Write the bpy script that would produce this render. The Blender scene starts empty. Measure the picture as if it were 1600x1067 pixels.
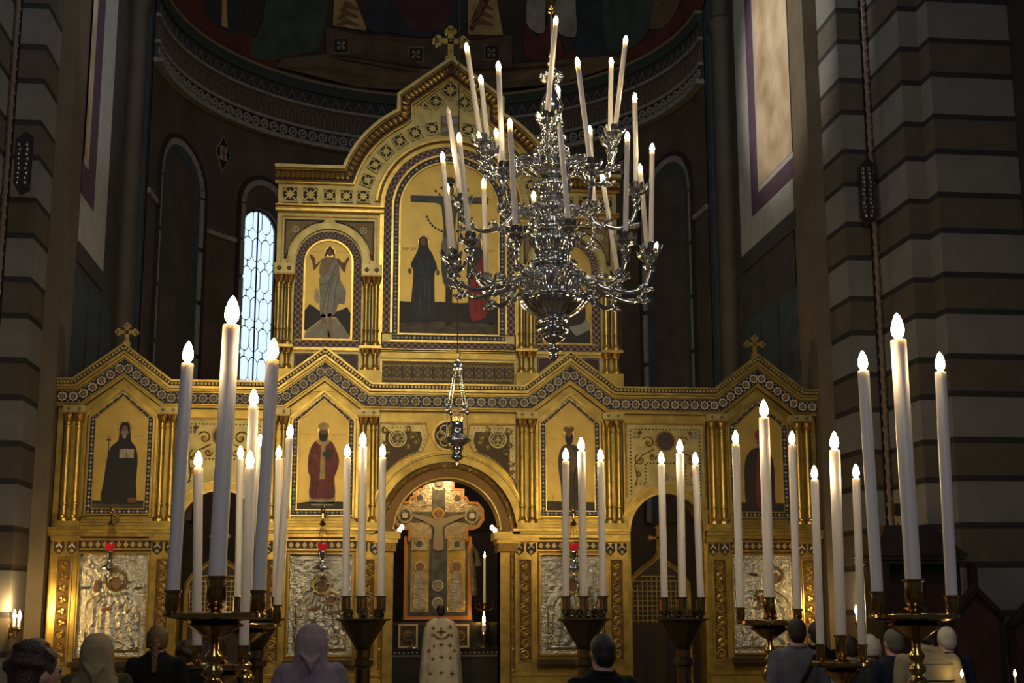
import bpy, bmesh, math, random
from mathutils import Vector, Matrix
from math import sin, cos, pi, radians, sqrt
random.seed(7)
SC = bpy.context.scene
COL = SC.collection
V = Vector

# ------------------------------------------------------------------ camera
CAM_D, CAM_H, FPX, YAW, PITCH, ROLL, CAM_X = 17.0, 1.65, 2124.0, .1104, .1914, -.002, -1.07
FL = -0.15                                     # level of the nave floor
C0 = V((CAM_X, -CAM_D, CAM_H))
F_ = V((sin(YAW)*cos(PITCH), cos(YAW)*cos(PITCH), sin(PITCH)))
R0 = V((cos(YAW), -sin(YAW), 0)); U0 = R0.cross(F_)
R_ = R0*cos(ROLL) + U0*sin(ROLL); U_ = U0*cos(ROLL) - R0*sin(ROLL)
cd = bpy.data.cameras.new('camera'); cam = bpy.data.objects.new('camera', cd); COL.objects.link(cam)
cd.sensor_width = 36; cd.lens = FPX/1600*36; cd.clip_end = 200
cam.matrix_world = Matrix(((R_.x, U_.x, -F_.x, C0.x), (R_.y, U_.y, -F_.y, C0.y), (R_.z, U_.z, -F_.z, C0.z), (0, 0, 0, 1)))
SC.camera = cam

def ray(px, py): return F_ + R_*((px-800)/FPX) - U_*((py-533.5)/FPX)
def at(px, py, Y):                             # point of the photograph at depth plane Y
    d = ray(px, py); return C0 + d*((Y-C0.y)/d.y)
def atX(px, py, X):
    d = ray(px, py); return C0 + d*((X-C0.x)/d.x)

# ------------------------------------------------------------------ world, lights, exposure
SC.view_settings.view_transform = 'Standard'; SC.view_settings.look = 'None'
SC.view_settings.gamma = 1; SC.view_settings.use_curve_mapping = False
SC.view_settings.exposure = 0.0
SC.cycles.use_denoising = True
SC.cycles.max_bounces = 6
SC.cycles.sample_clamp_indirect = 4
w = bpy.data.worlds.new('world'); SC.world = w; w.use_nodes = True
w.node_tree.nodes['Background'].inputs[0].default_value = (.85, .9, 1.0, 1)
w.node_tree.nodes['Background'].inputs[1].default_value = .030

def light(name, kind, loc, energy, color, target=None, size=.2, spot=None, blend=.6):
    l = bpy.data.lights.new(name, kind); l.energy = energy; l.color = color
    o = bpy.data.objects.new(name, l); COL.objects.link(o); o.location = loc
    if kind == 'AREA': l.size = size
    else: l.shadow_soft_size = size
    if kind == 'SPOT': l.spot_size = radians(spot); l.spot_blend = blend
    if target is not None: o.rotation_euler = (V(target)-V(loc)).to_track_quat('-Z', 'Y').to_euler()
    return o
WARM = (1.0, .72, .36)
# floodlights on the nave cornice that light the altar screen
light('floodlight_nave', 'SPOT', (-1.2, -11, 8.6), 370, (1, .84, .50), (0, 0, 5.6), .25, 34, .8)
light('floodlight_nave', 'SPOT', (-3.4, -9, 5.0), 260, (1, .74, .36), (-1.9, 0, 3.0), .2, 46, .8)
# daylight through the clerestory windows of the nave, falling on the chancel walls and the piers
light('clerestory_daylight', 'AREA', (-4.2, -2.2, 12.5), 75, (.86, .92, 1), (5.0, -1.2, 6.8), 1.6)
light('clerestory_daylight', 'AREA', (4.2, -2.2, 12.5), 60, (.86, .92, 1), (-5.0, -1.2, 6.8), 1.6)
light('nave_fill_light', 'AREA', (0, -20, 9.5), 235, (.95, .92, 1), (0, -5, 2.5), 5)  # unseen fill light added behind the camera to brighten candles and chandelier
light('side_window_daylight', 'SPOT', (-4.3, .6, 13.2), 3000, (1, .93, .82), (4.78, .9, 9.6), .3, 24, .5)
light('side_window_daylight', 'SPOT', (4.3, .9, 13.2), 420, (.9, .92, 1), (-4.78, 1.5, 9.9), .3, 26, .5)

# ------------------------------------------------------------------ materials
MATS = {}
def mat(name, col, rough=.5, metal=0., emit=None, es=0., var=0., vs=6., bump=0., bs=30., col2=None, coat=0., spec=None, trans=0.):
    if name in MATS: return MATS[name]
    m = bpy.data.materials.new(name); m.use_nodes = True; MATS[name] = m
    nt = m.node_tree; b = nt.nodes['Principled BSDF']
    b.inputs['Base Color'].default_value = (*col, 1); b.inputs['Roughness'].default_value = rough
    b.inputs['Metallic'].default_value = metal
    if spec is not None: b.inputs['Specular IOR Level'].default_value = spec
    if coat: b.inputs['Coat Weight'].default_value = coat
    if trans: b.inputs['Transmission Weight'].default_value = trans
    if emit: b.inputs['Emission Color'].default_value = (*emit, 1); b.inputs['Emission Strength'].default_value = es
    if var or bump:
        tc = nt.nodes.new('ShaderNodeTexCoord')
        if var:
            n = nt.nodes.new('ShaderNodeTexNoise'); n.inputs['Scale'].default_value = vs; n.inputs['Detail'].default_value = 4
            nt.links.new(tc.outputs['Object'], n.inputs['Vector'])
            r = nt.nodes.new('ShaderNodeValToRGB'); r.color_ramp.elements[0].position = .3; r.color_ramp.elements[1].position = .7
            c2 = col2 or tuple(c*(1-var) for c in col)
            r.color_ramp.elements[0].color = (*c2, 1); r.color_ramp.elements[1].color = (*[min(1, c*(1+var*.4)) for c in col], 1)
            nt.links.new(n.outputs['Fac'], r.inputs['Fac']); nt.links.new(r.outputs['Color'], b.inputs['Base Color'])
        if bump:
            n2 = nt.nodes.new('ShaderNodeTexNoise'); n2.inputs['Scale'].default_value = bs; n2.inputs['Detail'].default_value = 3
            nt.links.new(tc.outputs['Object'], n2.inputs['Vector'])
            bp = nt.nodes.new('ShaderNodeBump'); bp.inputs['Strength'].default_value = bump; bp.inputs['Distance'].default_value = .02
            nt.links.new(n2.outputs['Fac'], bp.inputs['Height']); nt.links.new(bp.outputs['Normal'], b.inputs['Normal'])
    return m
GOLD = mat('gold_leaf', (.52, .37, .080), .37, .72, var=.4, vs=5, bump=.05, bs=40)
GOLD2 = mat('gold_moulding', (.64, .44, .105), .30, .78, var=.35, vs=8)
PALEGOLD = mat('pale_gold', (.52, .42, .15), .40, .55, var=.3, vs=7)
BRONZEGOLD = mat('dark_gold_relief', (.36, .20, .045), .38, .6, var=.4, vs=25)
ICONGOLD = mat('icon_gold_ground', (.58, .40, .09), .40, .5, var=.15, vs=4)
BROWN = mat('dark_umber_inlay', (.035, .018, .010), .55, .1)
BLACKIN = mat('black_inlay', (.012, .010, .012), .45)
REDIN = mat('dark_red_inlay', (.06, .016, .012), .5)
WHITEIN = mat('ivory_inlay', (.62, .56, .44), .5)
GREYIN = mat('grey_inlay', (.22, .20, .22), .5)
DARKGOLD = mat('dull_gold_inlay', (.24, .17, .06), .5, .3, var=.3, vs=20)
SILVER = mat('silver', (.72, .72, .70), .13, 1.0)
SILVERREL = mat('silver_relief', (.43, .41, .33), .20, .95, bump=.5, bs=55)
BRASS = mat('brass', (.50, .33, .11), .16, 1.0)
BRONZE = mat('dark_bronze', (.10, .075, .045), .35, .8)
WAX = mat('candle_ivory', (.76, .73, .69), .38, spec=.4)
WAX.node_tree.nodes['Principled BSDF'].inputs['Subsurface Weight'].default_value = .35; WAX.node_tree.nodes['Principled BSDF'].inputs['Subsurface Radius'].default_value = (.06, .045, .03); WAX.node_tree.nodes['Principled BSDF'].inputs['Subsurface Scale'].default_value = 1.0
BULB = mat('candle_bulb', (1, .9, .7), .3, emit=(1, .74, .40), es=120)
FLAME = mat('candle_flame', (1, .9, .6), .3, emit=(1, .62, .22), es=60)
OFFBULB = mat('unlit_bulb', (.9, .84, .74), .2)
STONEL = mat('light_limestone', (.165, .16, .148), .7, var=.22, vs=2.5, bump=.04, bs=14)
STONEB = mat('brown_limestone', (.085, .07, .05), .7, var=.25, vs=2.5, bump=.04, bs=14)
STONED = mat('dark_stone_band', (.020, .018, .018), .6)
STONEO = mat('ochre_stone', (.125, .095, .055), .7, var=.2, vs=3)
DARKWALL = mat('dark_painted_wall', (.055, .05, .042), .8, var=.3, vs=2)
APSEWALL = mat('apse_brown_plaster', (.085, .060, .036), .8, var=.4, vs=1.6)
APSETEAL = mat('apse_teal_paint', (.045, .062, .068), .8, var=.35, vs=4)
APSESTONE = mat('apse_grey_border', (.26, .235, .20), .75, var=.3, vs=9)
FLOORM = mat('floor_marble', (.16, .13, .10), .25, var=.3, vs=1.5)
MARBLE = mat('beige_marble', (.62, .50, .34), .45, var=.45, vs=1.8, col2=(.40, .27, .15))
PURPLE = mat('purple_stone', (.11, .065, .095), .6, var=.2, vs=5)
PALESTONE = mat('pale_grey_stone', (.42, .41, .37), .7, var=.15, vs=6)
WOOD = mat('dark_walnut', (.020, .011, .007), .4, var=.4, vs=7)
WOODR = mat('reddish_walnut', (.045, .018, .010), .4, var=.4, vs=5)
GLASS = mat('window_daylight_glass', (.6, .75, .9), .3, emit=(.62, .80, 1.0), es=1.15)
LEAD = mat('lead_came', (.015, .017, .02), .5)
SKIN = mat('skin', (.52, .30, .21), .5)
PFACE = mat('painted_flesh', (.22, .11, .055), .6, var=.3, vs=30)

# ------------------------------------------------------------------ mesh helpers
class MB:
    def __init__(s): s.v = []; s.f = []; s.m = []; s.k = 0
    def add(s, vs, fs):
        n = len(s.v); s.v += [tuple(p) for p in vs]
        for f in fs: s.f.append([i+n for i in f]); s.m.append(s.k)
        return s
    def box(s, x0, x1, y0, y1, z0, z1):
        return s.add([(x, y, z) for x in (x0, x1) for y in (y0, y1) for z in (z0, z1)],
                     [(0, 1, 3, 2), (4, 6, 7, 5), (0, 4, 5, 1), (2, 3, 7, 6), (0, 2, 6, 4), (1, 5, 7, 3)])
    def prism(s, poly, y0, y1):
        n = len(poly)
        return s.add([(x, y0, z) for x, z in poly] + [(x, y1, z) for x, z in poly],
                     [list(range(n)), list(range(2*n-1, n-1, -1))] + [(i, i+n, (i+1) % n+n, (i+1) % n) for i in range(n)])
    def quadstrip(s, A, B, y0, y1, closed=False):   # solid between two 2d polylines
        n = len(A); vs = [(p[0], y0, p[1]) for p in A] + [(p[0], y0, p[1]) for p in B] + [(p[0], y1, p[1]) for p in A] + [(p[0], y1, p[1]) for p in B]
        fs = []
        for i in range(n if closed else n-1):
            j = (i+1) % n
            fs += [(i, j, n+j, n+i), (2*n+i, 3*n+i, 3*n+j, 2*n+j), (i, 2*n+i, 2*n+j, j), (n+i, n+j, 3*n+j, 3*n+i)]
        if not closed: fs += [(0, n, 3*n, 2*n), (n-1, 3*n-1, 4*n-1, 2*n-1)]
        return s.add(vs, fs)
    def strip(s, path, w0, w1, y0, y1):            # mitred band beside a 2d path (x,z); positive = left of travel
        return s.quadstrip(offset(path, w0), offset(path, w1), y0, y1)
    def arc(s, cx, cz, r0, r1, a0, a1, y0, y1, n=24):
        A = [(cx+r0*cos(radians(a0+(a1-a0)*i/n)), cz+r0*sin(radians(a0+(a1-a0)*i/n))) for i in range(n+1)]
        B = [(cx+r1*cos(radians(a0+(a1-a0)*i/n)), cz+r1*sin(radians(a0+(a1-a0)*i/n))) for i in range(n+1)]
        return s.quadstrip(A, B, y0, y1)
    def ring(s, cx, cz, r0, r1, y0, y1, n=20):
        A = [(cx+r0*cos(2*pi*i/n), cz+r0*sin(2*pi*i/n)) for i in range(n)]
        B = [(cx+r1*cos(2*pi*i/n), cz+r1*sin(2*pi*i/n)) for i in range(n)]
        return s.quadstrip(A, B, y0, y1, True)
    def disc(s, cx, cz, r, y0, y1, n=16, rz=None, a=0):
        return s.prism([(cx+r*cos(2*pi*i/n+a), cz+(rz or r)*sin(2*pi*i/n+a)) for i in range(n)], y0, y1)
    def lathe(s, prof, c=(0, 0, 0), seg=20, lobes=0, amp=0., axis=None):
        M = Matrix.Identity(3)
        if axis is not None: M = V((0, 0, 1)).rotation_difference(V(axis).normalized()).to_matrix()
        c = V(c); vs = []
        for k, (r, z) in enumerate(prof):
            for i in range(seg):
                a = 2*pi*i/seg; rr = r*(1+amp*cos(lobes*a)) if lobes else r
                vs.append(c+M @ V((rr*cos(a), rr*sin(a), z)))
        n = len(prof); fs = []
        for k in range(n-1):
            for i in range(seg):
                j = (i+1) % seg; fs.append((k*seg+i, k*seg+j, (k+1)*seg+j, (k+1)*seg+i))
        fs += [list(range(seg-1, -1, -1)), list(range((n-1)*seg, n*seg))]
        return s.add(vs, fs)
    def tube(s, path, rad, seg=8, closed=False, flat=None):
        P = [V(p) for p in path]; n = len(P); vs = []; prev = None
        for i, p in enumerate(P):
            if closed: t = (P[(i+1) % n]-P[i-1]).normalized()
            else: t = (P[min(i+1, n-1)]-P[max(i-1, 0)]).normalized()
            if prev is None:
                a = V((0, 0, 1)) if abs(t.z) < .9 else V((1, 0, 0))
                u = t.cross(a).normalized()
            else: u = (prev-t*prev.dot(t)).normalized()
            prev = u; wv = t.cross(u)
            r = rad[i] if isinstance(rad, (list, tuple)) else rad
            for k in range(seg):
                a = 2*pi*k/seg; vs.append(p+u*(r*cos(a))+wv*(r*sin(a)))
        fs = []
        for i in range(n if closed else n-1):
            for k in range(seg):
                j = (k+1) % seg; i2 = (i+1) % n
                fs.append((i*seg+k, i*seg+j, i2*seg+j, i2*seg+k))
        if not closed: fs += [list(range(seg-1, -1, -1)), list(range((n-1)*seg, n*seg))]
        return s.add(vs, fs)
    def ell(s, c, r, seg=14, rings=8, M=None):
        c = V(c); r = (r, r, r) if isinstance(r, (int, float)) else r; vs = []
        for k in range(rings+1):
            a = -pi/2+pi*k/rings
            for i in range(seg):
                b = 2*pi*i/seg; q = V((r[0]*cos(a)*cos(b), r[1]*cos(a)*sin(b), r[2]*sin(a)))
                vs.append(c+(M @ q if M else q))
        fs = [(k*seg+i, k*seg+(i+1) % seg, (k+1)*seg+(i+1) % seg, (k+1)*seg+i) for k in range(rings) for i in range(seg)]
        return s.add(vs, fs)
    def loft(s, rings, seg=18):                    # rings: (x,y,z, rx, ry[, tilt-forward])
        vs = []
        for (x, y, z, rx, ry) in rings:
            for i in range(seg):
                a = 2*pi*i/seg; vs.append((x+rx*cos(a), y+ry*sin(a), z))
        n = len(rings)
        fs = [(k*seg+i, k*seg+(i+1) % seg, (k+1)*seg+(i+1) % seg, (k+1)*seg+i) for k in range(n-1) for i in range(seg)]
        fs += [list(range(seg-1, -1, -1)), list(range((n-1)*seg, n*seg))]
        return s.add(vs, fs)
    def mesh(s, name, mats, smooth=False):
        me = bpy.data.meshes.new(name); me.from_pydata(s.v, [], s.f)
        for m in (mats if isinstance(mats, (list, tuple)) else [mats]): me.materials.append(m)
        if any(s.m): me.polygons.foreach_set('material_index', s.m)
        bm = bmesh.new(); bm.from_mesh(me); bmesh.ops.remove_doubles(bm, verts=bm.verts, dist=1e-5)
        bmesh.ops.recalc_face_normals(bm, faces=bm.faces); bm.to_mesh(me); bm.free()
        if smooth:
            me.polygons.foreach_set('use_smooth', [True]*len(me.polygons))
            if smooth != 'all': me.set_sharp_from_angle(angle=radians(40))
        me.update(); return me
    def build(s, name, mats, parent=None, smooth=False, loc=None):
        if loc is not None:
            l = V(loc); s.v = [tuple(V(p)-l) for p in s.v]
        return put(name, s.mesh(name, mats, smooth), parent, loc)

def offset(path, w):
    P = [V((p[0], p[1])) for p in path]; out = []
    for i, p in enumerate(P):
        a = (P[i]-P[i-1]).normalized() if i > 0 else None
        b = (P[i+1]-P[i]).normalized() if i < len(P)-1 else None
        if a is None: a = b
        if b is None: b = a
        na = V((-a.y, a.x)); nb = V((-b.y, b.x)); m = (na+nb)
        m = m/max(m.length_squared/2, .3) if m.length > 1e-6 else na
        out.append((p.x+m.x*w, p.y+m.y*w))
    return out

WM = {}
def place(o, parent, M):
    WM[o.name] = M
    if parent is not None:
        o.parent = parent; o.matrix_parent_inverse = WM[parent.name].inverted()
    o.matrix_basis = M
    return o
def put(name, data, parent=None, loc=None, rot=None, scale=None):
    o = bpy.data.objects.new(name, data); COL.objects.link(o)
    M = Matrix.Translation(V(loc) if loc is not None else V((0, 0, 0)))
    if rot is not None: M = M @ rot.to_4x4()
    if scale is not None: M = M @ Matrix.Diagonal((*scale, 1)) if len(scale) == 3 else M
    return place(o, parent, M)
def tag(o, label, cat, group=None):
    o['label'] = label; o['category'] = cat
    if group: o['group'] = group
    return o
def thing(name, label, cat, loc, group=None):
    o = bpy.data.objects.new(name, None); COL.objects.link(o); o.empty_display_size = .1
    place(o, None, Matrix.Translation(V(loc))); return tag(o, label, cat, group)
def struct(o): o['kind'] = 'structure'; return o
def stuff(o): o['kind'] = 'stuff'; return o
RY = lambda a: Matrix.Rotation(a, 3, 'Y')
RZ = lambda a: Matrix.Rotation(a, 3, 'Z')
def smoothpoly(pts, n=4, closed=True):             # Catmull-Rom through points
    out = []; N = len(pts)
    for i in range(N if closed else N-1):
        g = lambda k: pts[k % N] if closed else pts[max(0, min(N-1, k))]
        p0, p1, p2, p3 = g(i-1), g(i), g(i+1), g(i+2)
        for k in range(n):
            t = k/n
            out.append(tuple(.5*((2*b)+(-a+c)*t+(2*a-5*b+4*c-d)*t*t+(-a+3*b-3*c+d)*t**3) for a, b, c, d in zip(p0, p1, p2, p3)))
    if not closed: out.append(tuple(pts[-1]))
    return out
def mirror(pts): return [(-x, z) for x, z in pts]
# ================================================================== THE SETTING
struct(MB().box(-12, 12, -22, 10, FL-.2, FL).build('floor', FLOORM))
st = MB(); st.box(-4.78, 4.78, -2.0, 10, FL, FL+.16); st.box(-4.78, 4.78, -1.6, 10, FL+.16, FL+.32); st.box(-4.78, 4.78, -1.2, 10, FL+.32, FL+.48)
struct(st.build('floor_chancel', FLOORM))

def pier(side, sx):
    core = MB()
    def B(m, x0, x1, *r): return m.box(min(sx*x0, sx*x1), max(sx*x0, sx*x1), *r)
    B(core, 4.80, 9, .0, .6, FL, 13); B(core, 5.02, 9, -.90, .0, FL, 13); B(core, 5.40, 9, -1.95, -.9, FL, 13); B(core, 5.65, 9, -2.25, -1.9, FL, 13)
    wl = struct(core.build('wall_'+side, STONED))
    B(MB(), 4.78, 4.99, -.2, .5, FL, 13).build('pilaster_strip', STONEO, wl)
    segs = [(4.97, 5.28, -.95, -.1), (5.36, 5.61, -2.0, -.9), (5.60, 6.62, -2.3, -1.8)]
    for x0, x1, y0, y1 in segs:
        zl = []
        for k in range(-4, 9):
            zt = 7.87-.965*k
            zl += [(zt-.495, zt-.035, 'stone_block', STONEL), (zt-.53-.035, zt-.53+.035, 'stone_band', STONED), (zt-.93, zt-.565, 'stone_block', STONEB), (zt-.965-.035, zt-.965+.035, 'stone_band', STONED)]
        cache = {}
        for z0, z1, nm, mt in zl:
            if z0 < FL: continue
            key = (nm, mt.name)
            if key not in cache:
                e = 0 if nm == 'stone_block' else .004
                m = MB(); B(m, x0+e, x1, y0+e, y1, 0, z1-z0); cache[key] = m.mesh(nm, mt)
            put(nm, cache[key], wl, (0, 0, z0))
    B(MB(), 6.62, 8.5, -2.9, -1.8, FL, 13).build('pilaster_strip', STONED, wl)
    # twisted rope shaft in the corner of the pier
    cx = sx*5.325; cy = -1.0; path = []
    m = MB(); m.tube([(cx, cy, FL), (cx, cy, 13)], .030, 8)
    hel = [(cx+.022*cos(i*.9), cy+.022*sin(i*.9), FL+i*.022) for i in range(600)]
    m.tube(hel, .022, 5)
    m.build('rope_shaft', mat('rope_stone', (.16, .11, .08), .6), wl, True)
    return wl
wall_right = pier('right', 1); wall_left = pier('left', -1)

# chancel side walls with painted marble panels
def sidewall(side, sx):
    X = 4.80
    def B(m, x0, x1, *r): return m.box(min(sx*x0, sx*x1), max(sx*x0, sx*x1), *r)
    wl = struct(B(MB(), X, X+.4, .3, 4.2, FL, 14).build('wall_chancel_'+side, DARKWALL))
    B(MB(), X-.008, X+.1, -.15, .42 if sx > 0 else .60, FL, 14).build('pilaster', mat('dark_pilaster', (.035, .038, .036), .75, var=.3, vs=3), wl)
    y0, y1, zb, pu, pb, fi, ma, zp, zf, zm = (.42, 3.15, 6.98, 2.48, 7.46, 2.08, 2.0, 7.46, 7.72, 7.80) if sx > 0 else (.60, 2.38, 6.30, 1.43, 0, .90, .84, 6.95, 7.36, 7.46)
    B(MB(), X-.012, X+.05, y0, y1, zb, 14).build('pale_border', PALESTONE, wl)
    B(MB(), X-.022, X+.05, y0, pu, zp, 14).build('purple_border', PURPLE, wl)
    B(MB(), X-.030, X+.05, y0, fi, zf, 14).build('fillet', PALESTONE, wl)
    B(MB(), X-.036, X+.05, y0, ma, zm, 14).build('marble_panel', MARBLE, wl)
    B(MB(), X-.03, X+.05, y0, y1, zb-.26, zb).build('sill', DARKWALL, wl)
    for k in range(3):
        B(MB(), X-.03, X+.05, .5+k*.9, 1.3+k*.9, 3.2, 5.9).build('wall_panel', APSETEAL, wl)
    # engaged shaft where the chancel meets the apse
    m = MB(); m.lathe([(.17, FL), (.17, 10.9), (.22, 11.0), (.22, 11.15), (.17, 11.2), (.17, 13.5)], (sx*4.72, 3.62, 0), 14)
    m.build('engaged_shaft', mat('shaft_ochre', (.085, .07, .048), .6, var=.2, vs=3), wl, True)
    B(MB(), 4.52, 4.75, 3.75, 4.15, FL, 14).build('corner_pilaster', APSETEAL, wl)
    return wl
sidewall('right', 1); sidewall('left', -1)

# ---- the apse: half cylinder with blind arches, one window, ring of ornament, half dome
AR, AY = 4.5, 4.0
def cyl(th, z, r=AR): return (r*cos(th), AY+r*sin(th), z)
ZT = 11.45
WC, WH, WZ0, WZT = radians(131.4), radians(5.1), 5.0, 8.78           # window: centre azimuth, half width, sill, apex
WSP = WZT-WH*AR                                                     # springing
def archcurve(tc, hw, zs, n=16): return [(tc+hw*cos(pi*i/n), zs+hw*AR*sin(pi*i/n)) for i in range(n+1)]
m = MB(); N = 72
ths = sorted([pi*i/N for i in range(N+1)]+[WC-WH, WC+WH])
for a, b in zip(ths, ths[1:]):
    inside = a >= WC-WH-1e-6 and b <= WC+WH+1e-6
    for z0, z1 in ((FL, WZ0), (WZ0, WZT), (WZT, ZT)):
        if inside and z0 == WZ0: continue
        m.add([cyl(a, z0), cyl(b, z0), cyl(b, z1), cyl(a, z1)], [(0, 1, 2, 3)])
c = archcurve(WC, WH, WSP)
for i in range(16):
    (t0, z0), (t1, z1) = c[i], c[i+1]
    m.add([cyl(t0, z0), cyl(t1, z1), cyl(t1, WZT), cyl(t0, WZT)], [(0, 1, 2, 3)])
outline = [(WC+WH, WZ0)]+c+[(WC-WH, WZ0)]
for (t0, z0), (t1, z1) in zip(outline, outline[1:]+outline[:1]):
    m.add([cyl(t0, z0), cyl(t1, z1), cyl(t1, z1, AR+.4), cyl(t0, z0, AR+.4)], [(0, 1, 2, 3)])
apse = struct(m.build('wall_apse', APSEWALL, None, False))

def cylstrip(m, A, B, r0, r1):                       # solid ribbon on the cylinder between curves A and B (theta,z)
    n = len(A); vs = [cyl(t, z, r0) for t, z in A]+[cyl(t, z, r0) for t, z in B]+[cyl(t, z, r1) for t, z in A]+[cyl(t, z, r1) for t, z in B]; fs = []
    for i in range(n-1):
        fs += [(i, i+1, n+i+1, n+i), (i, 2*n+i, 2*n+i+1, i+1), (n+i, n+i+1, 3*n+i+1, 3*n+i), (2*n+i, 3*n+i, 3*n+i+1, 2*n+i+1)]
    fs += [(0, n, 3*n, 2*n), (n-1, 2*n-1, 4*n-1, 3*n-1)]
    m.add(vs, fs)
def archpath(tc, hw, zs, z0): return [(tc+hw, z0+(zs-z0)*i/6) for i in range(6)]+archcurve(tc, hw, zs, 18)+[(tc-hw, zs-(zs-z0)*(i+1)/6) for i in range(6)]
D1 = radians(1)
def blind(tc, hw, ztop, z0=3.0, fill=True):
    zs = ztop-hw*AR
    o = MB(); cylstrip(o, archpath(tc, hw, zs, z0), archpath(tc, hw-.9*D1, zs, z0), AR-.05, AR)
    a = o.build('blind_arch', mat('arch_dark_edge', (.02, .014, .012), .8), apse)
    n = 30; P = archpath(tc, hw-.9*D1, zs, z0); Q = archpath(tc, hw-2.3*D1, zs, z0)
    g = MB()
    for i in range(len(P)-1):
        lerp = lambda u, v, k: (u[0]+(v[0]-u[0])*k, u[1]+(v[1]-u[1])*k)
        cylstrip(g, [lerp(P[i], P[i+1], .04), lerp(P[i], P[i+1], .96)], [lerp(Q[i], Q[i+1], .04), lerp(Q[i], Q[i+1], .96)], AR-.04, AR)
    g.build('arch_border', APSESTONE, a)
    if fill:
        g = MB(); cylstrip(g, archpath(tc, hw-2.3*D1, zs, z0), archpath(tc, hw-4.6*D1, zs, z0), AR-.02, AR); g.build('painted_border', APSETEAL, a)
        g = MB(); T = archpath(tc, hw-4.6*D1, zs, z0); k = len(T)//2
        cylstrip(g, T[:k+1], T[::-1][:k+1], AR-.012, AR); g.build('arch_panel', mat('arch_panel', (.075, .058, .04), .8, var=.4, vs=2.2), a)
    return a
blind(radians(160.5), radians(11.2), 9.48); blind(WC, WH+2.4*D1, 9.40, 4.7, False)
blind(radians(20), radians(11.2), 9.48); blind(radians(48.6), radians(7.5), 9.40); blind(radians(105), radians(10), 9.48); blind(radians(75), radians(10), 9.48)
# string course between the arches
for a0, a1 in ((139, 149), (172, 180), (32, 41), (0, 8.6)):
    g = MB(); t = [radians(a0+(a1-a0)*i/6) for i in range(7)]
    cylstrip(g, [(u, 8.02) for u in t], [(u, 8.10) for u in t], AR-.05, AR); g.build('string_course', APSESTONE, apse)
# diamond with red cross painted between the arches
for tc in (radians(144.1), radians(35.9)):
    R = lambda dx, dz: (tc-dx/AR, 9.58+dz)
    def dia(s, r, mt, nm, par):
        g = MB(); cylstrip(g, [R(-.20*s, 0), R(0, .34*s), R(.20*s, 0)], [R(-.20*s, 0), R(0, -.34*s), R(.20*s, 0)], r, AR); return g.build(nm, mt, par)
    d = dia(1, AR-.010, APSESTONE, 'diamond_ornament', apse); dia(.9, AR-.016, BLACKIN, 'field', d)
    g = MB()
    for (x0, x1, z0, z1) in ((-.09, .09, -.13, .13),): cylstrip(g, [R(x0, z0), R(x1, z0)], [R(x0, z1), R(x1, z1)], AR-.020, AR)
    g.build('square', APSESTONE, d)
    g = MB()
    for (x0, x1, z0, z1) in ((-.02, .02, -.10, .10), (-.07, .07, -.025, .025)): cylstrip(g, [R(x0, z0), R(x1, z0)], [R(x0, z1), R(x1, z1)], AR-.026, AR)
    g.build('cross', mat('faded_red', (.22, .05, .035), .7), d)
# ornamental ring
tf = [pi*i/64 for i in range(65)]
def ringband(z0, z1, r0, mt, nm, par): g = MB(); cylstrip(g, [(t, z0) for t in tf], [(t, z1) for t in tf], r0, AR); return g.build(nm, mt, par)
rg = ringband(10.20, 10.28, AR-.14, APSESTONE, 'ring_moulding', apse)
b1 = ringband(10.28, 10.52, AR-.06, BLACKIN, 'ring_frieze', apse)
ringband(10.52, 10.58, AR-.09, APSESTONE, 'ring_moulding', apse)
b2 = ringband(10.58, 10.98, AR-.05, mat('ring_brown', (.07, .05, .033), .8), 'ring_frieze', apse)
ringband(10.98, 11.03, AR-.08, APSESTONE, 'ring_moulding', apse)
b3 = ringband(11.03, 11.28, AR-.05, mat('ring_dark', (.035, .03, .026), .8), 'ring_frieze', apse)
ringband(11.28, 11.45, AR-.10, mat('ring_green', (.03, .042, .036), .8), 'ring_moulding', apse)
ringband(11.45, 11.50, AR-.13, mat('dull_ochre_line', (.20, .15, .08), .7), 'ring_moulding', apse)
def orient(th): return RZ(th-pi/2)                    # local -Y faces the apse axis
ro = MB(); ro.ring(0, 0, .055, .095, -.025, .02, 12); ro.disc(0, 0, .03, -.03, .02, 6); ro_m = ro.mesh('rosette', mat('ring_ivory', (.24, .22, .19), .7))
ar = MB(); ar.arc(0, .05, .065, .10, 0, 180, -.02, .02, 8); ar.box(-.10, -.065, -.02, .02, -.17, .05); ar.box(.065, .10, -.02, .02, -.17, .05); ar.prism([(-.03, -.17), (.03, -.17), (.02, .02), (-.02, .02)], -.02, .02)
ar_m = ar.mesh('painted_arcade', mat('ring_ochre', (.105, .085, .06), .7))
zg = MB(); zg.prism([(-.11, -.1), (0, .09), (.11, -.1), (.07, -.1), (0, .02), (-.07, -.1)], -.02, .02); zg_m = zg.mesh('chevron', mat('ring_grey', (.09, .085, .08), .7))
for i in range(66):
    t = pi*(i+.5)/66; p = cyl(t, 10.40, AR-.06); put('rosette', ro_m, b1, p, orient(t))
for i in range(60):
    t = pi*(i+.5)/60; put('painted_arcade', ar_m, b2, cyl(t, 10.77, AR-.05), orient(t)); put('chevron', zg_m, b3, cyl(t, 11.15, AR-.05), orient(t))
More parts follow.
